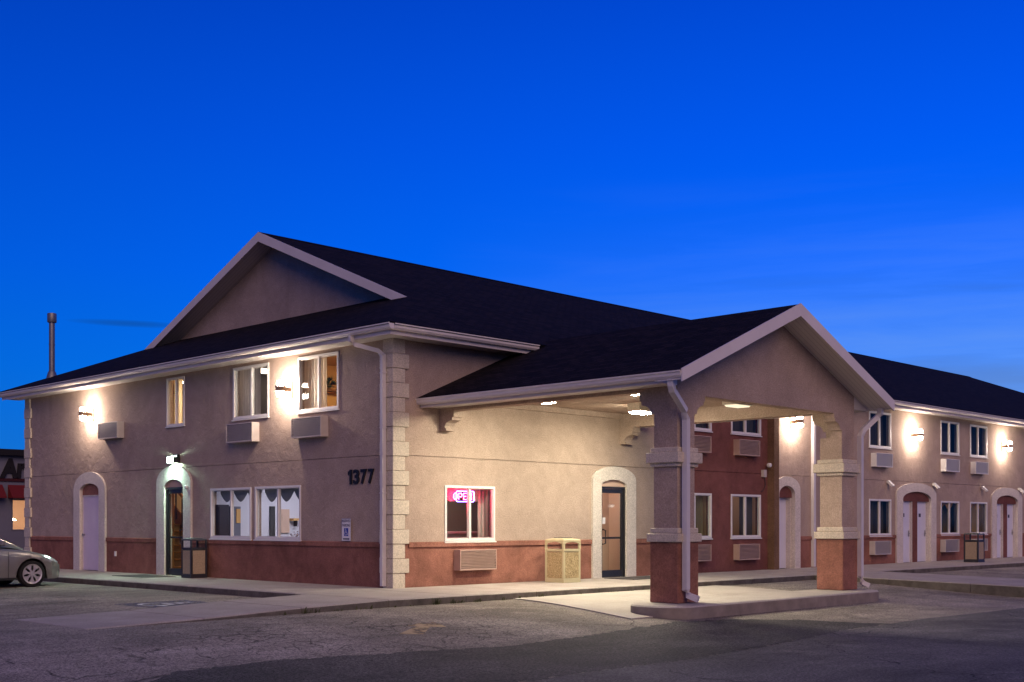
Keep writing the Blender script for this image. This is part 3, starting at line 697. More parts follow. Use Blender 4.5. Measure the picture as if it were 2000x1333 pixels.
# windows: frame with meeting rail, two panes, sill
def window(T, h, m='vinyl', gl='glass', tw=0.05):
    u0, u1, z0, z1 = h; b = MB(T); d0, d1 = -0.07, 0.02
    b.box((u0, d0, z0), (u0 + tw, d1, z1)); b.box((u1 - tw, d0, z0), (u1, d1, z1)); b.box((u0 + tw, d0, z0), (u1 - tw, d1, z0 + tw)); b.box((u0 + tw, d0, z1 - tw), (u1 - tw, d1, z1))
    W = b.build('window', m, motel); c = (u0 + u1) / 2; s = 0.018
    b = MB(T); b.box((c - 0.024, -0.065, z0 + tw), (c + 0.024, 0.0, z1 - tw)); b.build('meeting_rail', m, W)
    b = MB(T)
    for a, e_, dd_ in ((u0 + tw, c - 0.024, -0.04), (c + 0.024, u1 - tw, -0.022)):
        b.box((a, dd_ - .02, z0 + tw), (a + s, dd_ + .012, z1 - tw)); b.box((e_ - s, dd_ - .02, z0 + tw), (e_, dd_ + .012, z1 - tw))
        b.box((a + s, dd_ - .02, z0 + tw), (e_ - s, dd_ + .012, z0 + tw + s)); b.box((a + s, dd_ - .02, z1 - tw - s), (e_ - s, dd_ + .012, z1 - tw))
        MB(T).box((a + s, dd_ - .006, z0 + tw + s), (e_ - s, dd_, z1 - tw - s)).build('pane', gl, W)
    b.build('sash', 'sash', W)
    MB(T).prism([(-0.10, z0 - 0.03), (0.045, z0 - 0.035), (0.045, z0 - 0.012), (0.0, z0 - 0.002), (-0.10, z0 - 0.002)], 0, u0 - 0.02, u1 + 0.02).build('sill', m, W)
    return W
for k in ('w3', 'w4', 'w1', 'u1', 'u2'): window(LW, LH[k], tw=0.04 if k == 'w1' else 0.05)
for k in ('win', 'r1', 'r2', 'R1', 'R2', 'a1', 'A1', 'b1', 'B1', 'c1', 'C1', *[n_ + 'x' * k_ for n_ in ('b1', 'B1', 'c1', 'C1') for k_ in (1, 2)]): window(RW, RH[k], gl='glass')
# rooms behind the glass
def room(T, u0, u1, dep, z0, z1, m, lamp=None, ls=0.5, lu=None, ld=None, d0=-0.161, floor='carpet'):
    b = MB(T)
    b.add([(u0, d0, z0), (u1, d0, z0), (u1, -dep, z0), (u0, -dep, z0), (u0, d0, z1), (u1, d0, z1), (u1, -dep, z1), (u0, -dep, z1)], [(0, 1, 5, 4)][:0] + [(1, 2, 6, 5), (2, 3, 7, 6), (3, 0, 4, 7), (4, 5, 6, 7)])
    r_ = b.build('room_wall', m, motel, fix=False)
    MB(T).box((u0, -dep, z0 - 0.03), (u1, d0, z0)).build('room_floor', floor, motel)
    if lamp:
        uc = lu if lu is not None else (u0 + u1) / 2; dc = ld if ld is not None else -(dep / 2)
        MB(T).box((uc - ls / 2, dc - ls / 2, z1 - 0.05), (uc + ls / 2, dc + ls / 2, z1 - 0.005)).build('ceiling_lamp', lamp, motel)
room(LW, 3.0, 7.0, 4.2, 0.01, 2.60, 'room_lilac', 'room_white', 1.3)
room(LW, 7.3, 12.2, 2.6, 0.01, 4.96, 'room_tan', 'room_warm', 0.8, lu=9.0, ld=-1.2)
room(LW, 1.3, 4.12, 3.4, 2.8, 4.96, 'room_orange', 'room_warm', 0.5, lu=2.2, ld=-1.3)
room(LW, 4.2, 6.6, 3.0, 2.8, 4.96, 'room_grey', 'room_dim', 0.5, lu=5.9, ld=-0.9)
room(RW, 0.5, 5.7, 2.85, 0.01, 2.60, 'room_grey', 'lobby_lamp', 0.75, lu=3.4)
room(RW, 5.85, 8.3, 1.35, 0.01, 2.60, 'room_peach', 'room_peach_l', 0.6)
for a, c, lam, mm in ((9.2, 11.1, 'room_dim', 'room_tan'), (11.5, 13.5, 'room_dim', 'room_peach'), (19.2, 21.0, None, 'room_dark'), (24.2, 26.3, None, 'room_tan'), (26.4, 28.5, 'room_dim', 'room_tan'), (31.7, 35.9, None, 'room_tan'), (39.1, 43.3, None, 'room_tan')):
    room(RW, a, c, 2.6, 0.01, 2.60, mm, lam, 0.5)
    room(RW, a, c, 2.6, 2.8, 4.96, 'room_grey' if a < 15 else 'room_dark')
# roof
def slope(name, poly, uvf, parent=motel, th=0.05, m='shingle'):
    b = MB(); n = len(poly)
    b.add(list(poly) + [(x, y, z - th) for x, y, z in poly], [tuple(range(n)), tuple(range(n, 2 * n))[::-1]] + [(i, (i + 1) % n, n + (i + 1) % n, n + i) for i in range(n)])
    return b.build(name, m, parent, uv=uvf)
XR = XE + OV; XP = 2.50; QZ = EZ + SL * (XP + OV); GX = 3.05; GZ = EZ + SL * (GX + OV)
sl_ = math.sqrt(1 + SL * SL)
slope('roof', [(-OV, -OV, EZ), (XR, -OV, EZ), (XR - RY - OV, RY, RZ), (XP, RY, RZ), (XP, XP, QZ)], lambda p: (p.x, p.y * sl_))
slope('roof', [(-OV, YE + OV, EZ), (XP, YE - XP, QZ), (XP, RY, RZ), (XR - RY - OV, RY, RZ), (XR, YE + OV, EZ)], lambda p: (p.x, -p.y * sl_))
slope('roof', [(-OV + .001, -OV + .002, EZ - .001), (GX, GX, GZ - .001), (GX, YE - GX, GZ - .001), (-OV + .001, YE + OV - .002, EZ - .001)], lambda p: (p.y, p.x * sl_))
slope('roof', [(XR, -OV, EZ), (XR, YE + OV, EZ), (XR - RY - OV, RY, RZ)], lambda p: (p.y, -p.x * sl_))
b = MB(); b.prism([(RY - 0.16, RZ - 0.055), (RY, RZ + 0.02), (RY + 0.16, RZ - 0.055)], 0, XP, XR - RY - OV); b.build('ridge_cap', 'shingle', motel, uv=lambda p: (p.x, p.y))
zf = lambda y: EZ + SL * (y + OV)
b = MB(); b.prism([(GX - .2, GZ - .12), (YE - GX + .2, GZ - .12), (YE - GX, GZ - .08), (RY, RZ - 0.06), (GX, GZ - .08)], 0, GX, GX + 0.12); b.build('gable_wall', 'stucco', motel)
for sgn in (1, -1):
    M = lambda y: y if sgn > 0 else YE - y
    b = MB(); b.prism([(M(2.47), QZ - 0.013), (M(RY), RZ + 0.012), (M(RY), RZ - 0.235), (M(3.02), zf(3.02) - 0.225)], 0, XP - 0.035, XP); b.build('rake_board', 'fascia', motel)
    b = MB(); b.prism([(M(2.95), zf(2.95) - 0.19), (M(RY), RZ - 0.19), (M(RY), RZ - 0.205), (M(2.95), zf(2.95) - 0.205)], 0, XP, GX); b.build('rake_soffit', 'soffit_x', motel)
GUT = [(0.52, 5.035), (0.60, 5.035), (0.632, 5.075), (0.636, 5.115), (0.655, 5.135), (0.655, 5.155), (0.64, 5.155), (0.635, 5.140), (0.52, 5.140)]
FAS = [(0.495, 4.955), (0.52, 4.955), (0.52, 5.17), (0.495, 5.17)]
def eave(T, u0, u1, um0=0.0, um1=0.0, soff='soffit_y'):
    b = MB(T); b.prism(GUT, 0, u0 - um0, u1 + um1); b.build('gutter', 'white_metal', motel)
    b = MB(T); b.prism(FAS, 0, u0, u1); b.build('fascia', 'fascia', motel)
eave(LW, -0.52, YE + 0.52, 0.132, 0.132)
eave(RW, -0.495, 3.58, 0.0, 0.0); eave(RW, 5.02, XE + 0.5)
b = MB(); b.box((-0.497, -0.497, SOF), (0.0, YE + 0.497, SOF + 0.012)); b.build('soffit', 'soffit_y', motel)
b = MB(); b.box((0.001, -0.497, SOF), (XE + .497, 0.0, SOF + 0.012)); b.build('soffit', 'soffit_x', motel)
# downspouts
def spout(pts, parent, w=0.095, h=0.08): MB().sweep(pts, w, h).build('downspout', 'downspout', parent)
spout([(-0.57, 0.62, 5.03), (-0.57, 0.62, 4.93), (-0.50, 0.58, 4.86), (-0.17, 0.26, 4.74), (-0.105, 0.19, 4.64), (-0.105, 0.19, 0.04)], motel)
spout([(15.98, -0.57, 5.03), (15.98, -0.57, 4.93), (15.98, -0.12, 4.70), (15.98, -0.055, 4.60), (15.98, -0.055, 0.02)], motel, 0.11, 0.1)
for z in (0.6, 1.9, 3.2, 4.3): MB().box((-0.152, 0.137, z - .012), (-0.055, 0.243, z + .012)).build('strap', 'downspout', motel)

# ================================================================ ENTRANCE CANOPY
XC, HF, CE, CS, YF, YG = 4.30, 3.69, 3.83, 0.42, -6.60, -6.05
porch = thing('entrance_canopy', 'gabled drive through canopy on two square columns over the entrance', 'canopy', (XC, -3.0, 0))
CR = CE + CS * HF
for s in (-1, 1):
    xe_ = XC + s * HF
    slope('roof', [(xe_, YF, CE), (XC, YF, CR), (XC, 0.0, CR), (xe_, 0.0, CE)], lambda p: (p.y, abs(p.x - XC) * -1.085), porch, 0.05)
    # rake board, rake soffit, eave soffit, fascia, gutter, end cap
    b = MB(); zz = lambda x: CE + CS * (HF - abs(x - XC))
    b.prism([(xe_ - s * 0.0, CE + 0.012), (XC, CR + 0.012), (XC, CR - 0.225), (xe_ - s * 0.0, CE - 0.20)], 1, YF - 0.03, YF); b.build('rake_board', 'fascia', porch)
    xi = XC + s * 3.05
    b = MB(); b.prism([(xe_ - s * .01, CE - 0.15), (XC, CR - 0.155), (XC, CR - 0.17), (xe_ - s * .01, CE - 0.165)], 1, YF, YG - .001); b.build('rake_soffit', 'soffit_y', porch)
    xf = xe_ - s * 0.13
    b = MB(); b.box((min(xi, xf), YG + 0.02, CE - 0.165), (max(xi, xf), -0.002, CE - 0.15)); b.build('soffit', 'soffit_y', porch)
    b = MB(); b.box((min(xf, xf + s * .022), YG - 0.02, CE - 0.19), (max(xf, xf + s * .022), -0.002, CE + 0.0)); b.build('fascia', 'fascia', porch)
    b = MB(); b.box((min(xf, xf + s * .022), YF + .001, CE - 0.10), (max(xf, xf + s * .022), YG - .0205, CE)); b.build('fascia', 'fascia', porch)
    g = [(xf + s * (d - 0.52 + 0.022), z - 5.155 + CE - 0.012) for d, z in GUT]
    b = MB(); b.prism(g, 1, YF + 0.002, -0.003); b.build('gutter', 'white_metal', porch)
    b = MB(); b.prism([(xf, CE - 0.168), (xi + s * .005, CE - 0.168), (xi + s * .005, zz(xi) - 0.06), (xf, CE - 0.02)], 1, YG - 0.002, YG + 0.019); b.build('soffit_end', 'fascia', porch)
und = lambda x: CE + CS * (HF - abs(x - XC)) - 0.056
corb = [(0.0, 3.05), (0.0, 3.20), (0.07, 3.20), (0.075, 3.25), (0.12, 3.31), (0.19, 3.35), (0.27, 3.37), (0.285, 3.44), (0.315, 3.44), (0.315, 3.53)]
x0, x1 = XC - 3.05, XC + 3.05
poly = [(x0, 3.05)] + [(x0 + 0.5 + a, z) for a, z in corb] + [(x1 - 0.5 - a, z) for a, z in corb[::-1]] + [(x1, 3.05), (x1, und(x1)), (XC, und(XC)), (x0, und(x0))]
b = MB(); b.prism(poly, 1, YG, YG + 0.26); b.build('gable_wall', 'stucco', porch)
for s in (-1, 1):
    xo = XC + s * 3.05; xn = xo - s * 0.26
    poly = [(YG + .2605, 3.05)] + [(YG + 0.5 + a, z if z < 3.5 else 3.60) for a, z in corb] + [(-a, z + (0.07 if z > 3.5 else 0.0)) for a, z in [(0.42, 3.53), (0.42, 3.47), (0.38, 3.47), (0.37, 3.41), (0.29, 3.395), (0.20, 3.36), (0.155, 3.30), (0.15, 3.25), (0.19, 3.25), (0.19, 3.20), (0.0, 3.20)]] + [(0.0, 3.98), (YG + .2605, 3.98)]
    b = MB(); b.prism(poly, 0, min(xo, xn), max(xo, xn)); b.build('beam', 'stucco', porch)
    a, c = (xo, xo + 0.5) if s < 0 else (xo - 0.5, xo)
    ya, yb = YG, YG + 0.5
    C_ = MB().box((a, ya, 0.97), (c, yb, 3.05)).build('column', 'stucco', porch)
    MB().box((a - .05, ya - .05, -0.075), (c + .05, yb + .05, 0.97)).build('plinth', 'wainscot', C_, bevel=0.01)
    for z0_, z1_, e_ in ((0.971, 1.12, 0.095), (1.12, 1.215, 0.05), (2.27, 2.335, 0.05), (2.335, 2.52, 0.105), (2.52, 2.605, 0.05)):
        MB().box((a - e_, ya - e_, z0_), (c + e_, yb + e_, z1_)).build('moulding', 'cream', C_, bevel=0.012)
b = MB(); b.box((x0 + .26, YG + .26, 3.92), (x1 - .26, -0.002, 3.94)); b.build('ceiling', 'stucco', porch)
b = MB(); b.box((x0 + .26, -0.10, 3.80), (x1 - .26, -0.003, 3.92)); b.build('ledger', 'stucco', porch)
spout([(XC - HF + .08, -6.35, CE - .13), (XC - HF + .08, -6.35, CE - .24), (XC - HF + .13, -6.33, CE - .32), (1.26, -6.20, 3.22), (1.34, -6.17, 3.08), (1.34, -6.17, 0.16), (1.36, -6.21, 0.06), (1.40, -6.38, 0.0)], porch, 0.10, 0.10)
spout([(XC + HF - .08, -6.35, CE - .13), (XC + HF - .08, -6.35, CE - .24), (XC + HF - .12, -6.30, CE - .31), (7.52, -6.17, 3.24), (7.45, -6.14, 3.10), (7.45, -6.14, 0.20), (7.48, -6.17, 0.06), (7.60, -6.24, 0.0)], porch, 0.10, 0.10)
def canopy_lamp(x, y, label, lit=True):
    t = thing('canopy_light', label, 'light', (x, y, 3.92), 'ceiling lights under the canopy')
    b = MB(); b.box((x - .30, y - .17, 3.735), (x + .30, y + .17, 3.92)); b.build('housing', 'cream', t)
    b = MB(); b.prism([(x - .27, 3.734), (x - .22, 3.702), (x + .22, 3.702), (x + .27, 3.734)], 1, y - .14, y + .14); b.build('lens', 'canopy_lamp' if lit else 'canopy_lamp_dim', t)
canopy_lamp(2.15, -2.06, 'bright canopy ceiling light nearest the lit window of the entrance wall')
canopy_lamp(2.15, -4.38, 'canopy ceiling light just left of the near column head')
canopy_lamp(5.40, -2.02, 'boxy canopy ceiling light right beside the near column, over the door')
canopy_lamp(5.60, -4.36, 'boxy dim canopy ceiling light seen between the two columns', False)

# ================================================================ LAMPS ON THE WALLS
def sconce(T, u, z, label):
    loc = T(u, 0, z); t = thing('wall_sconce', label, 'wall lamp', loc, 'up and down wall sconces')
    MB(T).box((u - .065, 0.001, z - .18), (u + .065, .035, z + .18)).build('back_plate', 'sconce_metal', t, bevel=0.006)
    MB(T).box((u - .035, .03, z - .04), (u + .035, .21, z + .04)).build('arm', 'sconce_metal', t)
    c = (u, 0.22, 0); S = MB(T); S.lathe([(0.102, -.06), (0.11, -.06), (0.11, .06), (0.102, .06)], (u, .30, z), 'z', 20, closed=True); sh = S.build('shade_band', 'sconce_metal', t, smooth=True)
    MB(T).lathe([(0.102, -.004), (0.102, .004)], (u, .30, z), 'z', 20).build('divider', 'sconce_metal', sh)
    for s in (-1, 1):
        b = MB(T); pr = [(0.07, .02), (0.078, .13), (0.066, .165), (0.025, .178)]
        b.lathe([(r, s * h) for r, h in pr], (u, .30, z), 'z', 14); b.build('bulb', 'lamp_warm', t, smooth=True)
sconce(LW, 12.70, 4.26, 'glowing up and down wall sconce at the far left end of the gable wall')
sconce(LW, 3.45, 4.22, 'glowing up and down wall sconce between the two upper windows of the gable wall')
sconce(RW, 14.82, 4.20, 'glowing wall sconce above the single white door beyond the canopy')
sconce(RW, 22.32, 4.21, 'glowing wall sconce above the first pair of guest doors')
sconce(RW, 29.63, 4.17, 'glowing wall sconce at the right edge, above the last pair of guest doors')
t = thing('door_flood_light', 'greenish white box flood light above the glazed side door', 'wall lamp', (0, 8.3, 2.9))
MB(LW).box((8.16, 0.001, 2.80), (8.42, .09, 2.98)).build('housing', 'bronze', t, bevel=.008)
MB(LW).prism([(0.002, 3.0), (0.24, 2.95), (0.24, 2.94), (0.002, 2.985)], 0, 8.12, 8.46).build('visor', 'bronze', t)
for a_ in (8.14, 8.422): MB(LW).box((a_, 0.002, 2.775), (a_ + .018, .20, 2.94)).build('cheek', 'bronze', t)
MB(LW).prism([(0.091, 2.79), (0.15, 2.79), (0.19, 2.84), (0.19, 2.915), (0.091, 2.945)], 0, 8.17, 8.41).build('lens', 'lamp_cool', t)
for k, (u, z, lb) in enumerate(((20.62, 2.56, 'left of the first pair of guest doors'), (23.90, 2.56, 'right of the first pair of guest doors'), (27.80, 2.54, 'left of the last pair of guest doors'), (31.2, 2.54, 'at the right edge beside the last guest doors'))):
    t = thing('security_light', 'small unlit white tilted box light ' + lb, 'wall lamp', (u, 0, z), 'unlit white lights beside the guest doors')
    MB(RW).box((u - .04, 0.001, z + .02), (u + .04, .04, z + .10)).build('mount', 'vinyl', t)
    MB(RW).prism([(.04, z + .10), (.07, z + .11), (.24, z - .06), (.20, z - .10), (.04, z + .03)], 0, u - .07, u + .07).build('head', 'vinyl', t)

# ================================================================ AIR CONDITIONERS
def aircon(T, u0, z0, label, grp, w=1.07, h=0.43, m='ac_metal', dep=0.20, n=11):
    t = thing('air_conditioner', label, 'air conditioner', T(u0 + w / 2, 0, z0), grp)
    u1, z1 = u0 + w, z0 + h; e_ = 0.022
    b = MB(T); b.box((u0, 0.001, z0), (u0 + e_, dep, z1)); b.box((u1 - e_, 0.001, z0), (u1, dep, z1)); b.box((u0 + e_, 0.001, z0), (u1 - e_, dep, z0 + e_)); b.box((u0 + e_, 0.001, z1 - e_), (u1 - e_, dep, z1))
    b.box((u0 + e_, 0.001, z0 + e_), (u1 - e_, dep - .05, z1 - e_)); b.build('sleeve', m, t)
    b = MB(T); p = (h - 2 * e_) / n
    for k in range(n):
        z = z0 + e_ + p * k
        b.prism([(dep - .045, z + p * .30), (dep - .004, z + p * .04), (dep - .004, z + p * .42), (dep - .045, z + p * .62)], 0, u0 + e_, u1 - e_)
    b.build('grille', m, t)
G1 = 'wall air conditioners of the gable wall'; G2 = 'wall air conditioners of the long wing'
aircon(LW, 10.98, 3.54, 'pale air conditioner sleeve high on the gable wall beside the far sconce', G1)
aircon(LW, 4.70, 3.15, 'pale air conditioner sleeve under the curtained upper window of the gable wall', G1)
aircon(LW, 2.13, 3.13, 'pale air conditioner sleeve under the upper window with the plant', G1)
aircon(RW, 1.64, 0.31, 'red brown louvred air conditioner sleeve under the window with the neon sign', 'wall air conditioners of the entrance wall', m='ac_red', n=12)
RG = 'wall air conditioners of the red wall'
aircon(RW, 9.62, 0.31, 'red brown air conditioner sleeve partly behind the near column, ground floor', RG, m='ac_red', w=1.0)
aircon(RW, 11.92, 0.30, 'red brown air conditioner sleeve under the lower red wall window beside the buttress', RG, m='ac_red', w=1.0)
aircon(RW, 9.62, 3.13, 'dark red air conditioner sleeve partly behind the near column, upper floor', RG, m='ac_red', w=1.0)
aircon(RW, 11.92, 3.13, 'dark red air conditioner sleeve under the upper red wall window', RG, m='ac_red', w=1.0)
aircon(RW, 19.55, 3.08, 'pale air conditioner sleeve under the first upper window right of the canopy', G2, m='vinyl')
aircon(RW, 24.50, 3.08, 'pale air conditioner sleeve under the second upper window right of the canopy', G2, m='vinyl')
aircon(RW, 26.90, 3.07, 'pale air conditioner sleeve under the third upper window right of the canopy', G2, m='vinyl')
aircon(RW, 19.45, 0.30, 'mauve air conditioner sleeve left of the first pair of guest doors', G2, m='ac_metal')
aircon(RW, 24.46, 0.30, 'mauve air conditioner sleeve right of the first pair of guest doors', G2, m='ac_metal')
aircon(RW, 26.85, 0.30, 'mauve air conditioner sleeve half hidden by the far black trash can', G2, m='ac_metal')

# ================================================================ SIGNS AND NUMBERS
t = thing('house_number', 'black raised house number 1377 on the gable wall near the corner', 'house number', (0, 1.0, 2.1))
u = 1.42
for ch, w in (('1', .14), ('3', .215), ('7', .21), ('7', .21)):
    if ch == '1': b = MB(); b.prism([(.055, 0), (.125, 0), (.125, .30), (.075, .30), (.0, .25), (.0, .195), (.055, .222)], 1, 0, .03)
    else: b = text_mesh(ch, 0.41, 0.03, IDT, 1.0, 0.012)
    us_ = [v[0] for v in b.v]; zs2 = [v[2] for v in b.v]
    sx = (w - .02) / (max(us_) - min(us_)); sz = 0.30 / (max(zs2) - min(zs2))
    b.v = [(-v[1] - 0.004, u - (v[0] - min(us_)) * sx, 2.103 + (v[2] - min(zs2)) * sz) for v in b.v]
    b.build('digit', 'black_letter', t); u -= w + 0.028
t = thing('parking_sign', 'small white reserved parking sign with blue wheelchair symbol on the gable wall', 'sign', (0, 1.46, 0.92))
MB(LW).box((1.31, .036, .925), (1.62, .040, 1.395)).build('plate', 'sign_white', t)
def sgn(txt, size, u_l, z, w, h, m, bold=0.0):
    b = text_mesh(txt, size, 0.001, IDT, 1.0, bold); us_ = [v[0] for v in b.v]; zs2 = [v[2] for v in b.v]
    b.v = [(-0.041 - v[1], u_l - (v[0] - min(us_)) / (max(us_) - min(us_)) * w, z + (v[2] - min(zs2)) / (max(zs2) - min(zs2)) * h) for v in b.v]
    b.build('lettering', m, t)
sgn('RESERVED', .1, 1.603, 1.315, .276, .058, 'sign_ink', .002); sgn('PARKING', .1, 1.593, 1.225, .256, .058, 'sign_ink', .002)
MB(LW).box((1.395, .0402, 1.030), (1.535, .042, 1.195)).build('blue_field', 'sign_blue', t)
icon(WHEELCHAIR, lambda uu, d, z: (-0.0435, 1.537 - uu * .15, 1.036 + z * .155), 'wheelchair_symbol', 'sign_white', t)
MB(LW).box((1.36, .0402, .955), (1.57, .0412, .985)).build('fine_print', 'sign_ink', t)
b = MB(LW); 
for a in (0, 1): b.box((1.312 if a == 0 else 1.612, .0402, .93), (1.318 if a == 0 else 1.618, .0412, 1.39)); b.box((1.318, .0402, .927 if a == 0 else 1.387), (1.612, .0412, .933 if a == 0 else 1.393))
b.build('sign_border', 'sign_ink', t)
# neon OPEN sign hanging inside the entrance window
t = thing('neon_sign', 'red and blue neon OPEN sign glowing in the entrance window', 'neon sign', (2.1, 0.24, 1.85))
def stroke(pts, r, m, name): MB(lambda a, d, z: (a, 0.17 + d, z)).tube([(a, 0, z) for a, z in pts], r, 6).build(name, m, t)
NX0, NZ0 = 1.70, 1.775
def rr(x0, x1, z0, z1, r):
    p = [(x0 + r, z0), (x1 - r, z0), (x1, z0 + r), (x1, z1 - r), (x1 - r, z1), (x0 + r, z1), (x0, z1 - r), (x0, z0 + r), (x0 + r, z0)]; return p
stroke(rr(1.87, 2.39, 1.755, 1.975, .025), .009, 'neon_blue', 'blue_border')
LT = {'O': [rr(0, .10, 0, .13, .03)], 'P': [[(0, 0), (0, .13), (.07, .13), (.095, .11), (.095, .075), (.07, .055), (0, .055)]],
      'E': [[(.09, .13), (0, .13), (0, 0), (.09, 0)], [(0, .067), (.07, .067)]], 'N': [[(0, 0), (0, .13), (.09, 0), (.09, .13)]]}
for k, ch in enumerate('OPEN'):
    for st in LT[ch]: stroke([(1.80 + k * .142 + a, 1.80 + z) for a, z in st], .0095, 'neon_red', 'letter')
MB().tube([(1.95, .17, 1.97), (1.95, .17, 2.04)], .004, 5).build('hanger', 'room_dark', t)
MB().tube([(2.33, .17, 1.97), (2.33, .17, 2.04)], .004, 5).build('hanger', 'room_dark', t)

# ================================================================ CURTAINS AND INTERIORS
def curtain(T, u0, u1, z0, z1, d, m, label, grp, amp=0.025, pitch=0.11, name='curtain'):
    b = MB(T); n = max(6, int((u1 - u0) / pitch * 8)); ph = random.random() * 6
    for i in range(n + 1):
        u = u0 + (u1 - u0) * i / n; w = amp * math.sin(2 * math.pi * (u - u0) / pitch + ph) * (0.75 + 0.25 * math.sin(u * 7 + ph))
        b.v += [T(u, d + w, z0), T(u, d + w * .7, z1)]
    b.f = [(2 * i, 2 * i + 2, 2 * i + 3, 2 * i + 1) for i in range(n)]; b.m = [0] * n
    off = T((u0 + u1) / 2, d, z0)
    o = b.build(name, m, smooth=False, org=off, fix=False)
    for p in o.data.polygons: p.use_smooth = True
    return tag(o, label, 'curtain', grp)
CG = 'window curtains'
curtain(LW, 4.95, 5.85, 3.60, 4.93, -.22, 'curtain', 'pale curtain filling the left half of the upper window beside the sconce', CG)
curtain(LW, 4.30, 4.55, 3.60, 4.93, -.22, 'curtain', 'narrow pale curtain at the right side of the upper window beside the sconce', CG)
curtain(LW, 2.46, 3.28, 3.60, 4.93, -.20, 'curtain', 'sheer pale curtain in the left half of the upper window with the plant', CG)
curtain(LW, 8.37, 8.76, 3.60, 4.93, -.20, 'curtain_cream', 'cream lit curtain in the narrow upper window of the gable wall', CG)
curtain(RW, 2.66, 3.0, 0.6, 2.06, -.34, 'curtain', 'curtain lit red by the neon sign, right side of the entrance window', CG)
for a, c, mm, side in (('r1', (9.95, 10.85), 'curtain_olive', 'lower red wall window beside the near column'), ('r2', (12.55, 13.2), 'curtain_dark', 'lower red wall window beside the buttress'),
                       ('R1', (9.5, 10.85), 'curtain_dark', 'upper red wall window beside the near column'), ('R2', (11.85, 13.2), 'curtain_dark', 'upper red wall window beside the buttress')):
    h = RH[a]; curtain(RW, c[0], c[1], h[2] - .1, h[3] - .02, -.24, mm, ('olive' if mm == 'curtain_olive' else 'dark') + ' curtain in the ' + side, CG)
for a, nm in (('A1', 'first upper window'), ('a1', 'first ground floor window'), ('B1', 'second upper window'), ('b1', 'second ground floor window'), ('C1', 'third upper window'), ('c1', 'third ground floor window')):
    h = RH[a]; w = h[1] - h[0]; full = a in ('A1', 'B1', 'a1')
    curtain(RW, h[0] + .03, h[0] + (w * .97 if full else w * .52), h[2] - .1, h[3] - .02, -.26, 'curtain_dark', 'dark drawn curtain in the ' + nm + ' right of the canopy', CG)
def swag(T, u0, u1, ztop, drop, d, m, label, n=2, grp='swag valances', tip=False):
    b = MB(T); k = 20 * n; rows = 8
    for i in range(k + 1):
        t_ = i / k * n; f = t_ - math.floor(t_) if i < k else 1.0
        s_ = (1 - abs(2 * f - 1)) if tip else math.sin(math.pi * f); u = u0 + (u1 - u0) * i / k
        low = 0.09 + (drop - 0.09) * s_
        for j in range(rows + 1):
            q = j / rows; b.v.append(T(u, d + 0.035 * s_ * math.sin(q * 3.1) + 0.012 * math.sin(q * 28) * s_, ztop - low * q))
    r = rows + 1; b.f = [(i * r + j, i * r + j + 1, (i + 1) * r + j + 1, (i + 1) * r + j) for i in range(k) for j in range(rows)]; b.m = [0] * len(b.f)
    o = b.build('valance', m, org=T((u0 + u1) / 2, d, ztop), fix=False)
    for p in o.data.polygons: p.use_smooth = True
    return tag(o, label, 'valance', grp)
swag(LW, 4.95, 6.70, 2.10, 0.30, -.24, 'swag', 'grey swag valance in the left breakfast room window', 3)
swag(LW, 3.12, 4.84, 2.10, 0.32, -.24, 'swag', 'grey swag valance in the right breakfast room window', 3)
swag(RW, 24.52, 25.90, 2.04, 0.28, -.20, 'swag_orange', 'orange pointed valance in the second ground floor window right of the canopy', 2, tip=True)
swag(RW, 26.88, 28.27, 2.04, 0.30, -.20, 'swag_orange', 'orange pointed valance in the third ground floor window right of the canopy', 2, tip=True)
swag(RW, 1.60, 3.05, 2.12, 0.36, -.42, 'curtain', 'grey swag valance lit red behind the neon sign', 2)
# breakfast room
def simple(name, label, cat, parts, grp=None, loc=None):
    t = thing(name, label, cat, loc or (0, 0, 0), grp)
    for nm, m, boxes in parts:
        b = MB()
        for a, c in boxes: b.box(a, c)
        b.build(nm, m, t)
    return t
bx = lambda p_, Y: px(p_, 1000, Y=Y)[0]
simple('cabinet', 'tall dark cabinet behind the left breakfast room window', 'cabinet',
       [('carcass', 'wood_dark', [((bx(427, 6.6), 6.62, 0.01), (bx(448, 6.6), 6.98, 1.74))]), ('door', 'wood_dark', [((bx(427, 6.6) + .02, 6.60, .1), (bx(448, 6.6) - .02, 6.62, 1.7))])], loc=(.6, 6.8, 0))
simple('drinks_machine', 'dark drinks machine with amber front behind the left breakfast room window', 'drinks machine',
       [('body', 'restaurant_wall', [((bx(453, 6.6), 6.62, 0.01), (bx(471, 6.6), 6.98, 1.70))]), ('front', 'room_orange', [((bx(462, 6.6), 6.60, 1.30), (bx(470, 6.6), 6.62, 1.64))])], loc=(1.2, 6.8, 0))
simple('notice_board', 'framed reddish picture on the breakfast room wall, right window', 'picture',
       [('frame', 'curtain_dark', [((bx(530, 6.9), 6.955, .6), (bx(540, 6.9), 6.985, 1.72))]), ('print', 'room_peach', [((bx(549, 6.9), 6.955, 1.05), (bx(568, 6.9), 6.985, 1.65))])], loc=(2.3, 6.97, 1.2))
simple('wall_shelf', 'light wood shelf on the breakfast room wall, right window', 'shelf',
       [('board', 'room_orange', [((bx(569, 6.9), 6.80, 1.36), (bx(585, 6.9), 6.98, 1.42))]), ('bracket', 'wood_dark', [((bx(577, 6.9), 6.85, 1.22), (bx(578, 6.9), 6.98, 1.36))])], loc=(2.6, 6.9, 1.36))
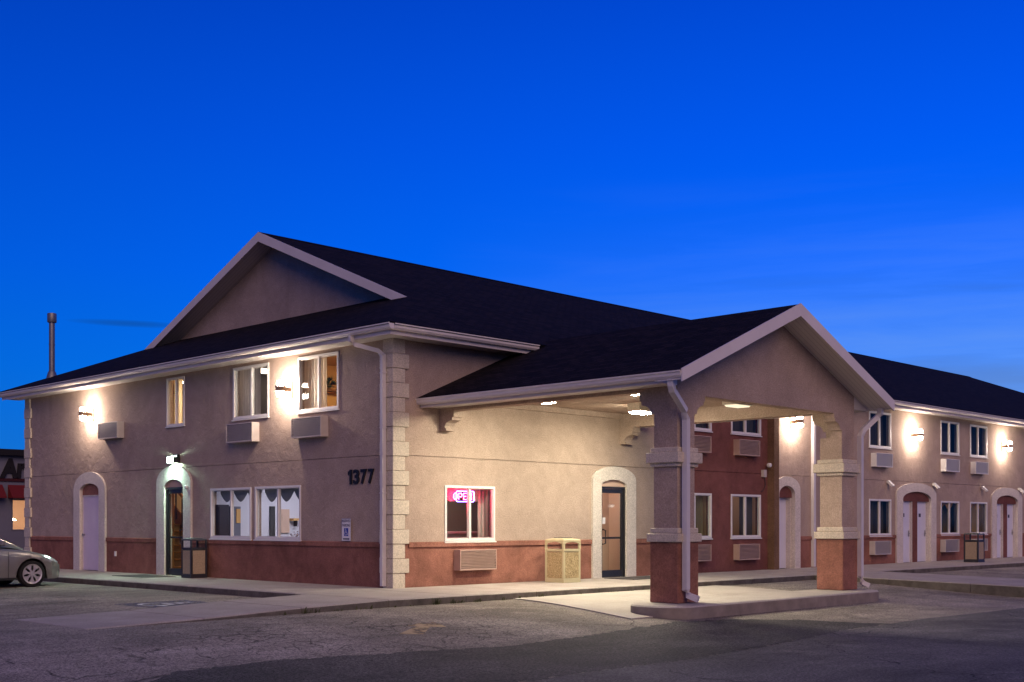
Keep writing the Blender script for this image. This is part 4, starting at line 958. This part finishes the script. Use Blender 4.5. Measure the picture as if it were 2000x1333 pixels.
def chair(x, y, rz, label):
    t = thing('chair', label, 'chair', (x, y, 0), 'breakfast room chairs'); t.rotation_euler[2] = 0
    c, s = math.cos(rz), math.sin(rz); T = lambda a, b_, z: (x + a * c - b_ * s, y + a * s + b_ * c, z)
    MB(T).box((-.21, -.21, .44), (.21, .21, .48)).build('seat', 'wood_dark', t)
    MB(T).box((-.21, .17, .62), (.21, .20, .98)).build('backrest', 'wood_dark', t)
    for a in (-.19, .19):
        MB(T).box((a - .012, -.20, .015), (a + .012, -.176, .44)).build('leg', 'steel', t)
        MB(T).box((a - .012, .171, .015), (a + .012, .195, .62)).build('leg', 'steel', t)
def dining(x, y, label):
    t = thing('dining_table', label, 'table', (x, y, 0), 'breakfast room tables')
    b = MB(); b.lathe([(.40, .72), (.42, .735), (.42, .75), (.40, .76)], (x, y, 0), 'z', 24); b.build('table_top', 'laminate', t, smooth=True)
    MB().lathe([(.03, .05), (.03, .72)], (x, y, 0), 'z', 10).build('leg', 'steel', t)
    MB().lathe([(.25, .012), (.25, .03), (.05, .05)], (x, y, 0), 'z', 16).build('base', 'steel', t)
dining(0.72, 5.98, 'round table behind the left breakfast room window'); dining(0.75, 4.35, 'round table behind the right breakfast room window')
chair(0.62, 5.25, 3.3, 'dark chair between the two breakfast room tables'); chair(0.42, 3.62, 2.6, 'dark chair at the right edge of the right breakfast window')
chair(0.95, 4.95, 0.4, 'dark chair behind the right breakfast room table')
t = thing('flower_vase', 'small vase of pink flowers on the table in the right breakfast window', 'vase', (0.75, 4.35, .76))
MB().lathe([(.03, 0), (.045, .05), (.03, .12), (.035, .15)], (0.75, 4.35, .762), 'z', 12).build('vase', 'laminate', t, smooth=True)
def leaves(name, m, parent, c, rad, n, size, seed=1):
    rnd = random.Random(seed); b = MB()
    for _ in range(n):
        p = Vector((rnd.gauss(0, 1) * rad[0], rnd.gauss(0, 1) * rad[1], rnd.gauss(0, 1) * rad[2])) + Vector(c)
        a = Vector((rnd.uniform(-1, 1), rnd.uniform(-1, 1), rnd.uniform(-1, 1))).normalized(); e_ = a.orthogonal().normalized(); s = size * rnd.uniform(.6, 1.3)
        b.add([tuple(p - a * s), tuple(p + e_ * s * .45), tuple(p + a * s), tuple(p - e_ * s * .45)], [(0, 1, 2, 3)])
    return b.build(name, m, parent, fix=False)
leaves('flowers', 'terracotta', t, (0.75, 4.35, 1.0), (.07, .07, .05), 60, .03)
# stairs inside the side door
t = thing('staircase', 'carpeted wooden staircase rising behind the glazed side door', 'staircase', (.85, 10.3, 0))
for k in range(12):
    b = MB(); b.box((.30, 9.05 + k * .255, .01 + k * .18), (1.40, 9.05 + k * .255 + .275, .165 + k * .18)); b.build('step', 'carpet', t)
    b = MB(); b.box((.29, 9.02 + k * .255, .166 + k * .18), (1.41, 9.05 + k * .255 + .274, .19 + k * .18)); b.build('nosing', 'wood', t)
b = MB(); b.prism([(9.0, .0), (12.1, .0), (12.1, 2.5), (11.9, 2.5), (9.0, .45)], 0, 1.411, 1.45); b.build('stringer', 'wood', t)
b = MB(); b.sweep([(1.36, 9.0, 1.05), (1.36, 11.9, 3.10)], .06, .09); b.build('handrail', 'wood', t)
for k in range(9):
    y = 9.1 + k * .32; b = MB(); b.box((1.345, y - .015, .2 + (y - 9.0) * .705), (1.375, y + .015, 1.03 + (y - 9.0) * .705)); b.build('baluster', 'wood_dark', t)
simple('wooden_post', 'orange brown wooden post just inside the glazed side door', 'post', [('post', 'wood', [((0.16, 8.90, .01), (.27, 9.02, 2.5))])], loc=(.2, 8.96, 0))
# shelf with plant, upper room
simple('wall_shelf', 'brown wooden bracket shelf on the orange wall of the upper room', 'shelf',
       [('board', 'wood', [((0.75, 3.90, 4.34), (1.85, 4.118, 4.39))]), ('bracket', 'wood', [((1.22, 3.95, 4.16), (1.27, 4.118, 4.34))])], loc=(1.3, 4.0, 4.34))
t = thing('potted_plant', 'dark leafy plant on the bracket shelf in the upper window', 'plant', (1.25, 4.0, 4.39))
MB().lathe([(.07, 0), (.09, .10)], (1.25, 4.0, 4.391), 'z', 12).build('pot', 'wood', t, smooth=True)
leaves('foliage', 'leaf', t, (1.25, 3.98, 4.53), (.22, .045, .075), 260, .055, 4)
# lobby counter and pictures
simple('reception_counter', 'pale reception counter with wood panels behind the entrance window', 'counter',
       [('top', 'laminate', [((1.1, 1.30, 1.06), (4.2, 1.85, 1.11))]), ('front', 'laminate', [((1.15, 1.40, .01), (1.75, 1.80, 1.06)), ((1.751, 1.40, .86), (4.15, 1.80, 1.06))]), ('panel', 'room_orange', [((1.751, 1.44, .01), (4.15, 1.78, .86))])], loc=(2.5, 1.6, 0))
simple('papers', 'white papers lying on the reception counter', 'papers', [('sheet', 'sign_white', [((1.55, 1.36, 1.112), (1.85, 1.58, 1.13))])], loc=(1.7, 1.45, 1.11))
simple('picture_frame', 'framed picture on the room wall in the lower window beside the buttress', 'picture', [('frame', 'wood_dark', [((12.35, 2.565, 1.35), (12.95, 2.59, 1.95))]), ('print', 'terracotta', [((12.40, 2.56, 1.40), (12.90, 2.565, 1.90))])], loc=(12.6, 2.58, 1.35))

# ================================================================ STREET THINGS
def bin_(x, y, s, h, rz, frame, pan, label, gold=False):
    t = thing('trash_can', label, 'trash can', (x, y, 0)); c, sn = math.cos(rz), math.sin(rz); T = lambda a, b_, z: (x + a * c - b_ * sn, y + a * sn + b_ * c, z)
    q = s / 2; zb = h * .70; po = .055 if gold else .05
    b = MB(T); b.box((-q, -q, 0.002), (q, q, h * .09)); b.box((-q, -q, zb), (q, q, zb + h * .055))
    for a in (-1, 1):
        for e_ in (-1, 1): b.box((a * q - (po if a > 0 else 0), e_ * q - (po if e_ > 0 else 0), h * .09), (a * q + (po if a < 0 else 0), e_ * q + (po if e_ < 0 else 0), zb))
    b.build('frame', frame, t, bevel=.006)
    MB(T).box((-q + .02, -q + .02, h * .09), (q - .02, q - .02, zb)).build('liner', frame, t)
    for k in range(4):
        a = k * math.pi / 2; ca, sa = math.cos(a), math.sin(a); TT = lambda u, d, z, ca=ca, sa=sa: T(u * ca - d * sa, u * sa + d * ca, z)
        MB(TT).box((-q + po + .008, q - .019, h * .105), (q - po - .008, q - .008, zb - h * .015)).build('panel', pan, t)
    # hood: four posts and a domed lid with open sides
    z0, z1 = zb + h * .055, h * .93
    for a in (-1, 1):
        for e_ in (-1, 1): MB(T).box((a * q - (po * .8 if a > 0 else 0), e_ * q - (po * .8 if e_ > 0 else 0), z0), (a * q + (po * .8 if a < 0 else 0), e_ * q + (po * .8 if e_ < 0 else 0), z1)).build('hood_post', frame, t)
    b = MB(T); e1, e2, e3 = q, q * .93, q * .45
    vs = [(a * r, e_ * r, z) for r, z in ((e1, z1), (e1, z1 + h * .02), (e2, z1 + h * .045), (e3, h)) for a, e_ in ((-1, -1), (1, -1), (1, 1), (-1, 1))]
    fs = [(0, 1, 2, 3), (12, 13, 14, 15)] + [(4 * r + k, 4 * r + (k + 1) % 4, 4 * r + 4 + (k + 1) % 4, 4 * r + 4 + k) for r in range(3) for k in range(4)]
    b.add(vs, fs); b.build('lid', frame, t)
    if gold:
        for k in range(4):                       # arched rims of the openings
            a = k * math.pi / 2; ca, sa = math.cos(a), math.sin(a); TT = lambda u, z, d, ca=ca, sa=sa: T(u * ca - d * sa, u * sa + d * ca, z)
            w = q - po * .8; po_ = [(-w, z1), (w, z1)] + [(w * math.cos(math.pi * i / 10), z1 - .07 + .055 * math.sin(math.pi * i / 10)) for i in range(11)]
            MB(TT).prism(po_, 2, q - .03, q - .002).build('opening_rim', frame, t)
        MB(T).box((-.14, -.14, h), (.14, .14, h + .012)).build('ash_tray', 'black_plastic', t)
    MB(T).box((-q * .8, -q * .8, zb + h * .055), (q * .8, q * .8, zb + h * .057)).build('bag', 'black_plastic', t)
bin_(-0.33, 6.93, .44, 0.95, 0, 'black_plastic', 'aggregate', 'black trash can with tan panels beside the glazed side door')
bin_(4.22, -0.74, .56, 0.97, 0, 'gold_paint', 'pebble', 'gold trash can with pebbled panels left of the lobby door', True)
bin_(23.85, -1.45, .50, 0.98, 0, 'black_plastic', 'aggregate', 'black trash can with a tan panel in front of the guest rooms')
for nm, (x, y, a, c), lb in (('d', (-0.75, 8.55, .45, .75), 'dark rubber mat on the sidewalk before the glazed side door'), ('e', (6.95, -0.75, .8, .45), 'dark rubber mat on the sidewalk before the lobby door')):
    b = MB(); b.box((x - a, y - c, 0.001), (x + a, y + c, 0.012)); tag(b.build('door_mat', 'mat_rubber', org=(x, y, 0)), lb, 'door mat', 'mats before the doors')
# camera and junction box on the red wall
t = thing('security_camera', 'small white dome camera on the buttress of the red wall', 'camera', (13.55, -.1, 2.9))
MB().sweep([(13.59, -.02, 2.90), (13.50, -.10, 2.90)], .04, .04).build('bracket', 'vinyl', t)
MB().lathe([(.035, -.07), (.06, -.05), (.065, 0), (.05, .04)], (13.47, -.13, 2.91), 'y', 14).build('dome', 'vinyl', t, smooth=True)
t = thing('junction_box', 'grey junction box with hanging cable on the red wall', 'junction box', (13.35, 0, 2.6))
MB(RW).box((13.28, .001, 2.58), (13.42, .09, 2.78)).build('box', 'ac_metal', t)
MB().tube([(13.40, -.03, 2.58), (13.45, -.03, 2.35), (13.35, -.02, 2.20), (13.25, -.012, 2.18)], .01, 6).build('cable', 'black_plastic', t)
# flue on the roof
t = thing('flue_pipe', 'tall grey metal flue pipe with cap on the far left roof corner', 'flue', (0.56, 16.45, 5.6))
MB().lathe([(.20, -.14), (.12, .16), (.085, .22)], (0.56, 16.45, 5.62), 'z', 16).build('flashing', 'galv', t, smooth=True)
MB().lathe([(.085, .15), (.085, 1.0), (.09, 1.0), (.09, 1.04), (.085, 1.04), (.085, 1.80)], (0.56, 16.45, 5.6), 'z', 16).build('pipe', 'galv', t, smooth=True)
MB().lathe([(.125, 1.68), (.135, 1.70), (.135, 1.93), (.125, 1.95)], (0.56, 16.45, 5.6), 'z', 18).build('cap', 'galv', t, smooth=True)

# ================================================================ RESTAURANT BEHIND
ry = 30.0
rest = thing('restaurant', 'low restaurant with red awnings and warm lit windows beyond the motel', 'building', (4, ry, 0))
rz0 = -.35
WN = [(-7.4 + 2.2 * k, -7.4 + 2.2 * k + 1.68) for k in range(9)]
WN = [(a + 0.10, c + 0.10) for a, c in WN]
off = 5.09 - min((a for a, c in WN), key=lambda v: abs(v - 5.09)); WN = [(a + off, c + off) for a, c in WN]
RT = lambda u, d, z: (u, ry - d, z)
b = MB(RT); wall_sheet(b, -9, 14, rz0, 4.25, [(a, c, .99, 2.27) for a, c in WN], reveal=.25); b.build('wall', 'restaurant_wall', rest, fix=False)
b = MB(RT); b.add([(-9, 0, rz0), (-9, -10, rz0), (-9, -10, 4.25), (-9, 0, 4.25), (14, 0, rz0), (14, -10, rz0), (14, -10, 4.25), (14, 0, 4.25)], [(0, 1, 2, 3), (4, 5, 6, 7), (1, 5, 6, 2), (3, 2, 6, 7)]); b.build('wall', 'restaurant_wall', rest, fix=False)
MB(RT).box((-9.2, -10, 4.02), (14.2, .30, 4.27)).build('parapet', 'restaurant_dark', rest)
MB(RT).box((-9.1, .002, 3.102), (14.1, .008, 4.018)).build('sign_band', 'restaurant_wall', rest)
MB(RT).box((-9.1, .01, 2.98), (14.1, .06, 3.10)).build('trim_band', 'restaurant_red', rest)
for a, c in WN:
    W = MB(RT); W.box((a, -.1, .99), (a + .05, .02, 2.27)); W.box((c - .05, -.1, .99), (c, .02, 2.27)); W.box((a + .05, -.1, .99), (c - .05, .02, 1.04)); W.box((a + .05, -.1, 2.22), (c - .05, .02, 2.27))
    W = W.build('window', 'restaurant_wall', rest); MB(RT).box((a + .05, -.06, 1.04), (c - .05, -.055, 2.22)).build('pane', 'glass', W)
    MB(RT).prism([(.011, 2.30), (.45, 2.30), (.45, 2.36), (.011, 2.84)], 0, a - .15, c + .15).build('awning', 'awning', rest)
b = MB(RT); b.add([(-9, -.26, .0), (14, -.26, .0), (14, -4, .0), (-9, -4, .0), (-9, -.26, 2.75), (14, -.26, 2.75), (14, -4, 2.75), (-9, -4, 2.75)], [(0, 1, 2, 3), (2, 3, 7, 6), (4, 5, 6, 7), (1, 2, 6, 5), (0, 3, 7, 4)]); b.build('dining_room', 'room_peach', rest, fix=False)
for k in range(5): MB(RT).box((-6 + 4 * k, -2.5, 2.6), (-4.5 + 4 * k, -1.5, 2.7)).build('ceiling_lamp', 'diner_lamp', rest)
MB(lambda a, b_, z: (a, b_, z)).lathe([(.24, 0), (.18, .07), (.06, .12)], (5.55, ry + 1.2, 1.40), 'z', 16).build('pendant_lamp', 'diner_lamp', rest, smooth=True)
MB().tube([(5.55, ry + 1.2, 1.50), (5.55, ry + 1.2, 2.74)], .012, 6).build('pendant_cord', 'restaurant_dark', rest)
for k, (ch, u, h) in enumerate((('A', 4.60, .80), ('r', 5.28, .62), ('b', 5.70, .82))):
    b = text_mesh(ch, 1.0, .08, IDT, 1.0, .05, .12); us_ = [v[0] for v in b.v]; zs2 = [v[2] for v in b.v]; w = {'A': .72, 'r': .42, 'b': .55}[ch]
    b.v = [(u + (v[0] - min(us_)) / (max(us_) - min(us_)) * w, ry - .01 - v[1], 3.11 + (v[2] - min(zs2)) / (max(zs2) - min(zs2)) * h) for v in b.v]
    b.build('sign_letter', 'restaurant_dark', rest)

# ================================================================ CAR
def car(x, y, zg, S, label):
    t = thing('parked_car', label, 'car', (x, y, zg))
    mat('car_paint', (0.24, 0.22, 0.215), rough=0.25, metal=0.45, spec=0.6)
    mat('car_glass', (0.012, 0.012, 0.015), rough=0.05, spec=0.7); mat('tyre', (0.012, 0.011, 0.011), rough=0.85); mat('alloy', (0.55, 0.50, 0.50), rough=0.35, metal=0.6)
    mat('trim_black', (0.012, 0.012, 0.013), rough=0.6); mat('lamp_glass', (0.55, 0.55, 0.58), rough=0.1, metal=0.4, spec=0.7)
    T = lambda a, b_, z: (x + a * S, y + b_ * S, zg + z * S)
    AXF, AXR, AR = 1.30, -1.35, 0.375
    def interp(tab, q):
        for (a, va), (c, vc) in zip(tab, tab[1:]):
            if q <= c: k = sstep(a, c, q); return va * (1 - k) + vc * k if False else va + (vc - va) * (q - a) / (c - a)
        return tab[-1][1]
    TOPT = [(-2.15, .86), (-2.05, .98), (-1.7, 1.02), (.55, .99), (.85, .96), (1.2, .905), (1.5, .845), (1.75, .765), (1.92, .68), (2.03, .59), (2.10, .50), (2.13, .43)]
    WID = [(-2.15, .66), (-2.0, .80), (-1.5, .88), (-.5, .905), (1.0, .905), (1.5, .885), (1.8, .83), (2.0, .72), (2.09, .62), (2.13, .52)]
    SHO = [(-2.15, .80), (-1.6, .93), (.6, .89), (1.2, .845), (1.6, .765), (1.85, .67), (2.03, .56), (2.13, .42)]
    st = sorted({round(-2.15 + .05 * k, 3) for k in range(86)} | {2.13, 2.09, 2.115})
    st = [s_ for s_ in st if s_ <= 2.13]
    b = MB(T); prof = []
    for s_ in st:
        w, tp, sh = interp(WID, s_), interp(TOPT, s_), interp(SHO, s_); zb = .19 if abs(s_) < 1.9 else .19 + (abs(s_) - 1.9) * .15
        for ax in (AXF, AXR):
            if abs(s_ - ax) < AR: zb = max(zb, .315 + math.sqrt(AR * AR - (s_ - ax) ** 2))
        half = [(0, tp), (.45 * w, tp - .005), (.80 * w, tp - .035), (.93 * w, (tp + sh) / 2 - .01), (.985 * w, sh - .03), (1.0 * w, sh - .14), (.995 * w, .52), (.985 * w, .36), (.96 * w, .19)]
        prof.append([(yy_, max(z, zb) if i > 3 else z) for i, (yy_, z) in enumerate(half)])
    n = len(prof[0])
    for s_, pr in zip(st, prof):
        for yy_, z in pr[::-1]: b.v.append(T(s_, -yy_, z))
        for yy_, z in pr[1:]: b.v.append(T(s_, yy_, z))
    m_ = 2 * n - 1
    for i in range(len(st) - 1):
        for j in range(m_ - 1): b.f.append((i * m_ + j, i * m_ + j + 1, (i + 1) * m_ + j + 1, (i + 1) * m_ + j))
    b.f += [tuple(range(m_)), tuple((len(st) - 1) * m_ + j for j in range(m_))]; b.m = [0] * len(b.f)
    body = b.build('body', 'car_paint', t, smooth=True, fix=True)
    MB(T).box((-2.0, -.70, .20), (1.98, .70, .60)).build('underbody', 'trim_black', t)
    # cabin
    G = [(-1.98, 1.0, 1.0, .80, .78), (-1.75, 1.0, 1.26, .82, .68), (-1.45, 1.0, 1.40, .84, .64), (-.9, .99, 1.465, .86, .63), (-.35, .98, 1.475, .865, .63), (.0, .97, 1.44, .865, .62), (.4, .96, 1.275, .85, .665), (.70, .955, 1.135, .83, .70), (.95, .93, 1.01, .80, .74), (1.12, .90, .925, .76, .74)]
    b = MB(T)
    for s_, z0, z1, w0, w1 in G:
        for yy_, z in ((-w0, z0), (-(w0 * .35 + w1 * .65), z0 + (z1 - z0) * .7), (-w1, z0 + (z1 - z0) * .93), (-w1 * .8, z1 - .0), (0, z1 + .012), (w1 * .8, z1), (w1, z0 + (z1 - z0) * .93), (w0 * .35 + w1 * .65, z0 + (z1 - z0) * .7), (w0, z0)): b.v.append(T(s_, yy_, z))
    for i in range(len(G) - 1):
        for j in range(8): b.f.append((i * 9 + j, i * 9 + j + 1, i * 9 + 10 + j, i * 9 + 9 + j))
    b.m = [0] * len(b.f); cab = b.build('cabin', 'car_paint', t, smooth=True)
    # glass panes just proud of the cabin skin
    def gside(s, pts):
        b = MB(T); b.add([(a, s * (wy + .012), z) for a, wy, z in pts], [tuple(range(len(pts)))]); b.build('side_window', 'car_glass', cab)
    for s in (-1, 1):
        gside(s, [(.62, .832, .985), (-.30, .86, 1.0), (-.30, .715, 1.30), (-.25, .675, 1.385), (.02, .675, 1.345), (.33, .735, 1.18)])
        gside(s, [(-.38, .86, 1.0), (-1.20, .85, 1.02), (-1.35, .73, 1.25), (-1.1, .685, 1.345), (-.40, .68, 1.385)])
    b = MB(T); b.add([(1.02, -.66, .985), (1.02, .66, .985), (.06, .56, 1.43), (.06, -.56, 1.43)], [(0, 1, 2, 3)]); b.v = [(p[0], p[1], p[2] + .012) for p in b.v]; b.build('windscreen', 'car_glass', cab)
    for s in (-1, 1):
        b = MB(T); b.box((.48, s * .88 if s > 0 else -1.04, 1.0), (.60, 1.04 if s > 0 else -.88, 1.12)); b.build('mirror', 'car_paint', t, bevel=.02)
        b = MB(T); idx = [i_ for i_, q in enumerate(st) if 1.58 <= q <= 2.04]
        for i_ in idx:
            f = (st[i_] - 1.58) / .46; pr = prof[i_]; wd = math.sin(math.pi * min(1, .12 + f * .9)) ** .6
            for k in range(4):
                g_ = 2.75 + f * .35 + (k / 3) * 1.55 * wd; j_ = int(g_); h_ = g_ - j_
                a_, c_ = pr[j_], pr[j_ + 1]; b.v.append(T(st[i_] + .006, s * (a_[0] + (c_[0] - a_[0]) * h_ + .007), a_[1] + (c_[1] - a_[1]) * h_ + .007))
        b.f = [(i_ * 4 + k, i_ * 4 + k + 1, i_ * 4 + 5 + k, i_ * 4 + 4 + k) for i_ in range(len(idx) - 1) for k in range(3)]; b.m = [0] * len(b.f)
        b.build('headlight', 'lamp_glass', t, smooth=True, fix=False)
        b = MB(T); b.lathe([(.07, 0), (.06, .02), (.03, .025)], (2.015, s * .60, .40), 'x', 14); b.build('fog_lamp', 'lamp_glass', t, smooth=True)
        b = MB(T); b.sweep([(.72, s * .912, .20), (.72, s * .918, .55), (.72, s * .905, .85)], .008, .006); b.build('door_seam', 'trim_black', t)
        b = MB(T); b.sweep([(-.32, s * .912, .22), (-.32, s * .918, .55), (-.32, s * .905, .9)], .008, .006); b.build('door_seam', 'trim_black', t)
        MB(T).box((-.22, s * .90 - .02, .78), (-.02, s * .90 + .02, .815)).build('door_handle', 'car_paint', t)
        MB(T).box((-.93, s * .90 - .03, .185), (.92, s * .90 + .012, .24)).build('sill', 'trim_black', t)
        for ax in (AXF, AXR):
            yo = s * .885
            b = MB(T); pr = [(.235, -.10), (.235, .0), (.25, .012), (.30, .005), (.318, -.03), (.318, -.17), (.30, -.2), (.235, -.2)]
            b.lathe([(r, s * h) for r, h in pr], (ax, yo, .318), 'y', 40, closed=True); W = b.build('wheel', 'tyre', t, smooth=True)
            b = MB(T); pr = [(.20, -.035), (.205, -.006), (.236, .004), (.236, -.09), (.20, -.09)]
            b.lathe([(r, s * h) for r, h in pr], (ax, yo, .318), 'y', 40, closed=True)
            ns = 7
            for k in range(ns):
                a0 = 2 * math.pi * k / ns + .2; P2 = lambda r, a: (ax + r * math.cos(a), .318 + r * math.sin(a))
                q = [P2(.05, a0 - .5), P2(.12, a0 - .20), P2(.205, a0 - .34), P2(.205, a0), P2(.205, a0 + .34), P2(.12, a0 + .20), P2(.05, a0 + .5)]
                b.add([(p[0], yo - s * .004, p[1]) for p in q] + [(p[0], yo - s * .04, p[1]) for p in q], [tuple(range(7)), tuple(range(13, 6, -1))] + [(i, (i + 1) % 7, 7 + (i + 1) % 7, 7 + i) for i in range(7)])
            b.build('rim', 'alloy', W)
            b = MB(T); b.lathe([(.235, -.10 * s), (.235, -.095 * s)], (ax, yo, .318), 'y', 24); b.build('backing_disc', 'trim_black', W)  # plain dark disc closing the wheel behind the spokes
            b = MB(T); b.lathe([(.055, -.01 * s), (.05, .008 * s), (.02, .010 * s)], (ax, yo, .318), 'y', 14); b.build('hub_cap', 'alloy', W, smooth=True)
    b = MB(T); b.box((1.95, -.50, .30), (2.10, .50, .42)); b.build('lower_grille', 'trim_black', t)
    return t
car(-3.72 - 1.30 * .94, 8.10 + .88 * .94, lot_z(-4.5, 8.5) + .001, .94, 'silver grey hatchback parked nose in at the left edge')

# ================================================================ WEEDS ALONG THE KERB FOOT
def weeds(spots, label):
    rnd = random.Random(11); b = MB()
    for x, y, n, h in spots:
        for _ in range(n):
            a = rnd.uniform(0, 6.28); r = rnd.uniform(0, .10); bx_, by_ = x + r * math.cos(a), y - abs(r * math.sin(a)) * .5; z0 = lot_z(bx_, by_) - .005
            hh = h * rnd.uniform(.4, 1.1); lx, ly = rnd.uniform(-.6, .6) * hh, rnd.uniform(-.7, .2) * hh; w = rnd.uniform(.004, .009); c, s_ = math.cos(a) * w, math.sin(a) * w
            b.add([(bx_ - c, by_ - s_, z0), (bx_ + c, by_ + s_, z0), (bx_ + lx * .5 + c, by_ + ly * .5 + s_, z0 + hh * .7), (bx_ + lx, by_ + ly, z0 + hh), (bx_ + lx * .5 - c, by_ + ly * .5 - s_, z0 + hh * .7)], [(0, 1, 2, 3, 4)])
    mat('weed', (0.075, 0.085, 0.035), rough=0.8, var=0.35, vscale=9)
    o = b.build('weeds', 'weed', fix=False); return tag(o, label, None, None, 'stuff')
rw = random.Random(5)
weeds([(-4.6 + rw.uniform(0, 6.2), -2.73, rw.randint(5, 16), rw.uniform(.04, .10)) for _ in range(16)] + [(1.3 + rw.uniform(0, 7), -2.73, rw.randint(3, 8), rw.uniform(.03, .06)) for _ in range(8)] + [(-1.3, -2.73, 26, .13), (-4.1, -2.73, 22, .12), (-0.9, -2.73, 16, .10)],
      'small tufts of weeds along the foot of the kerb')
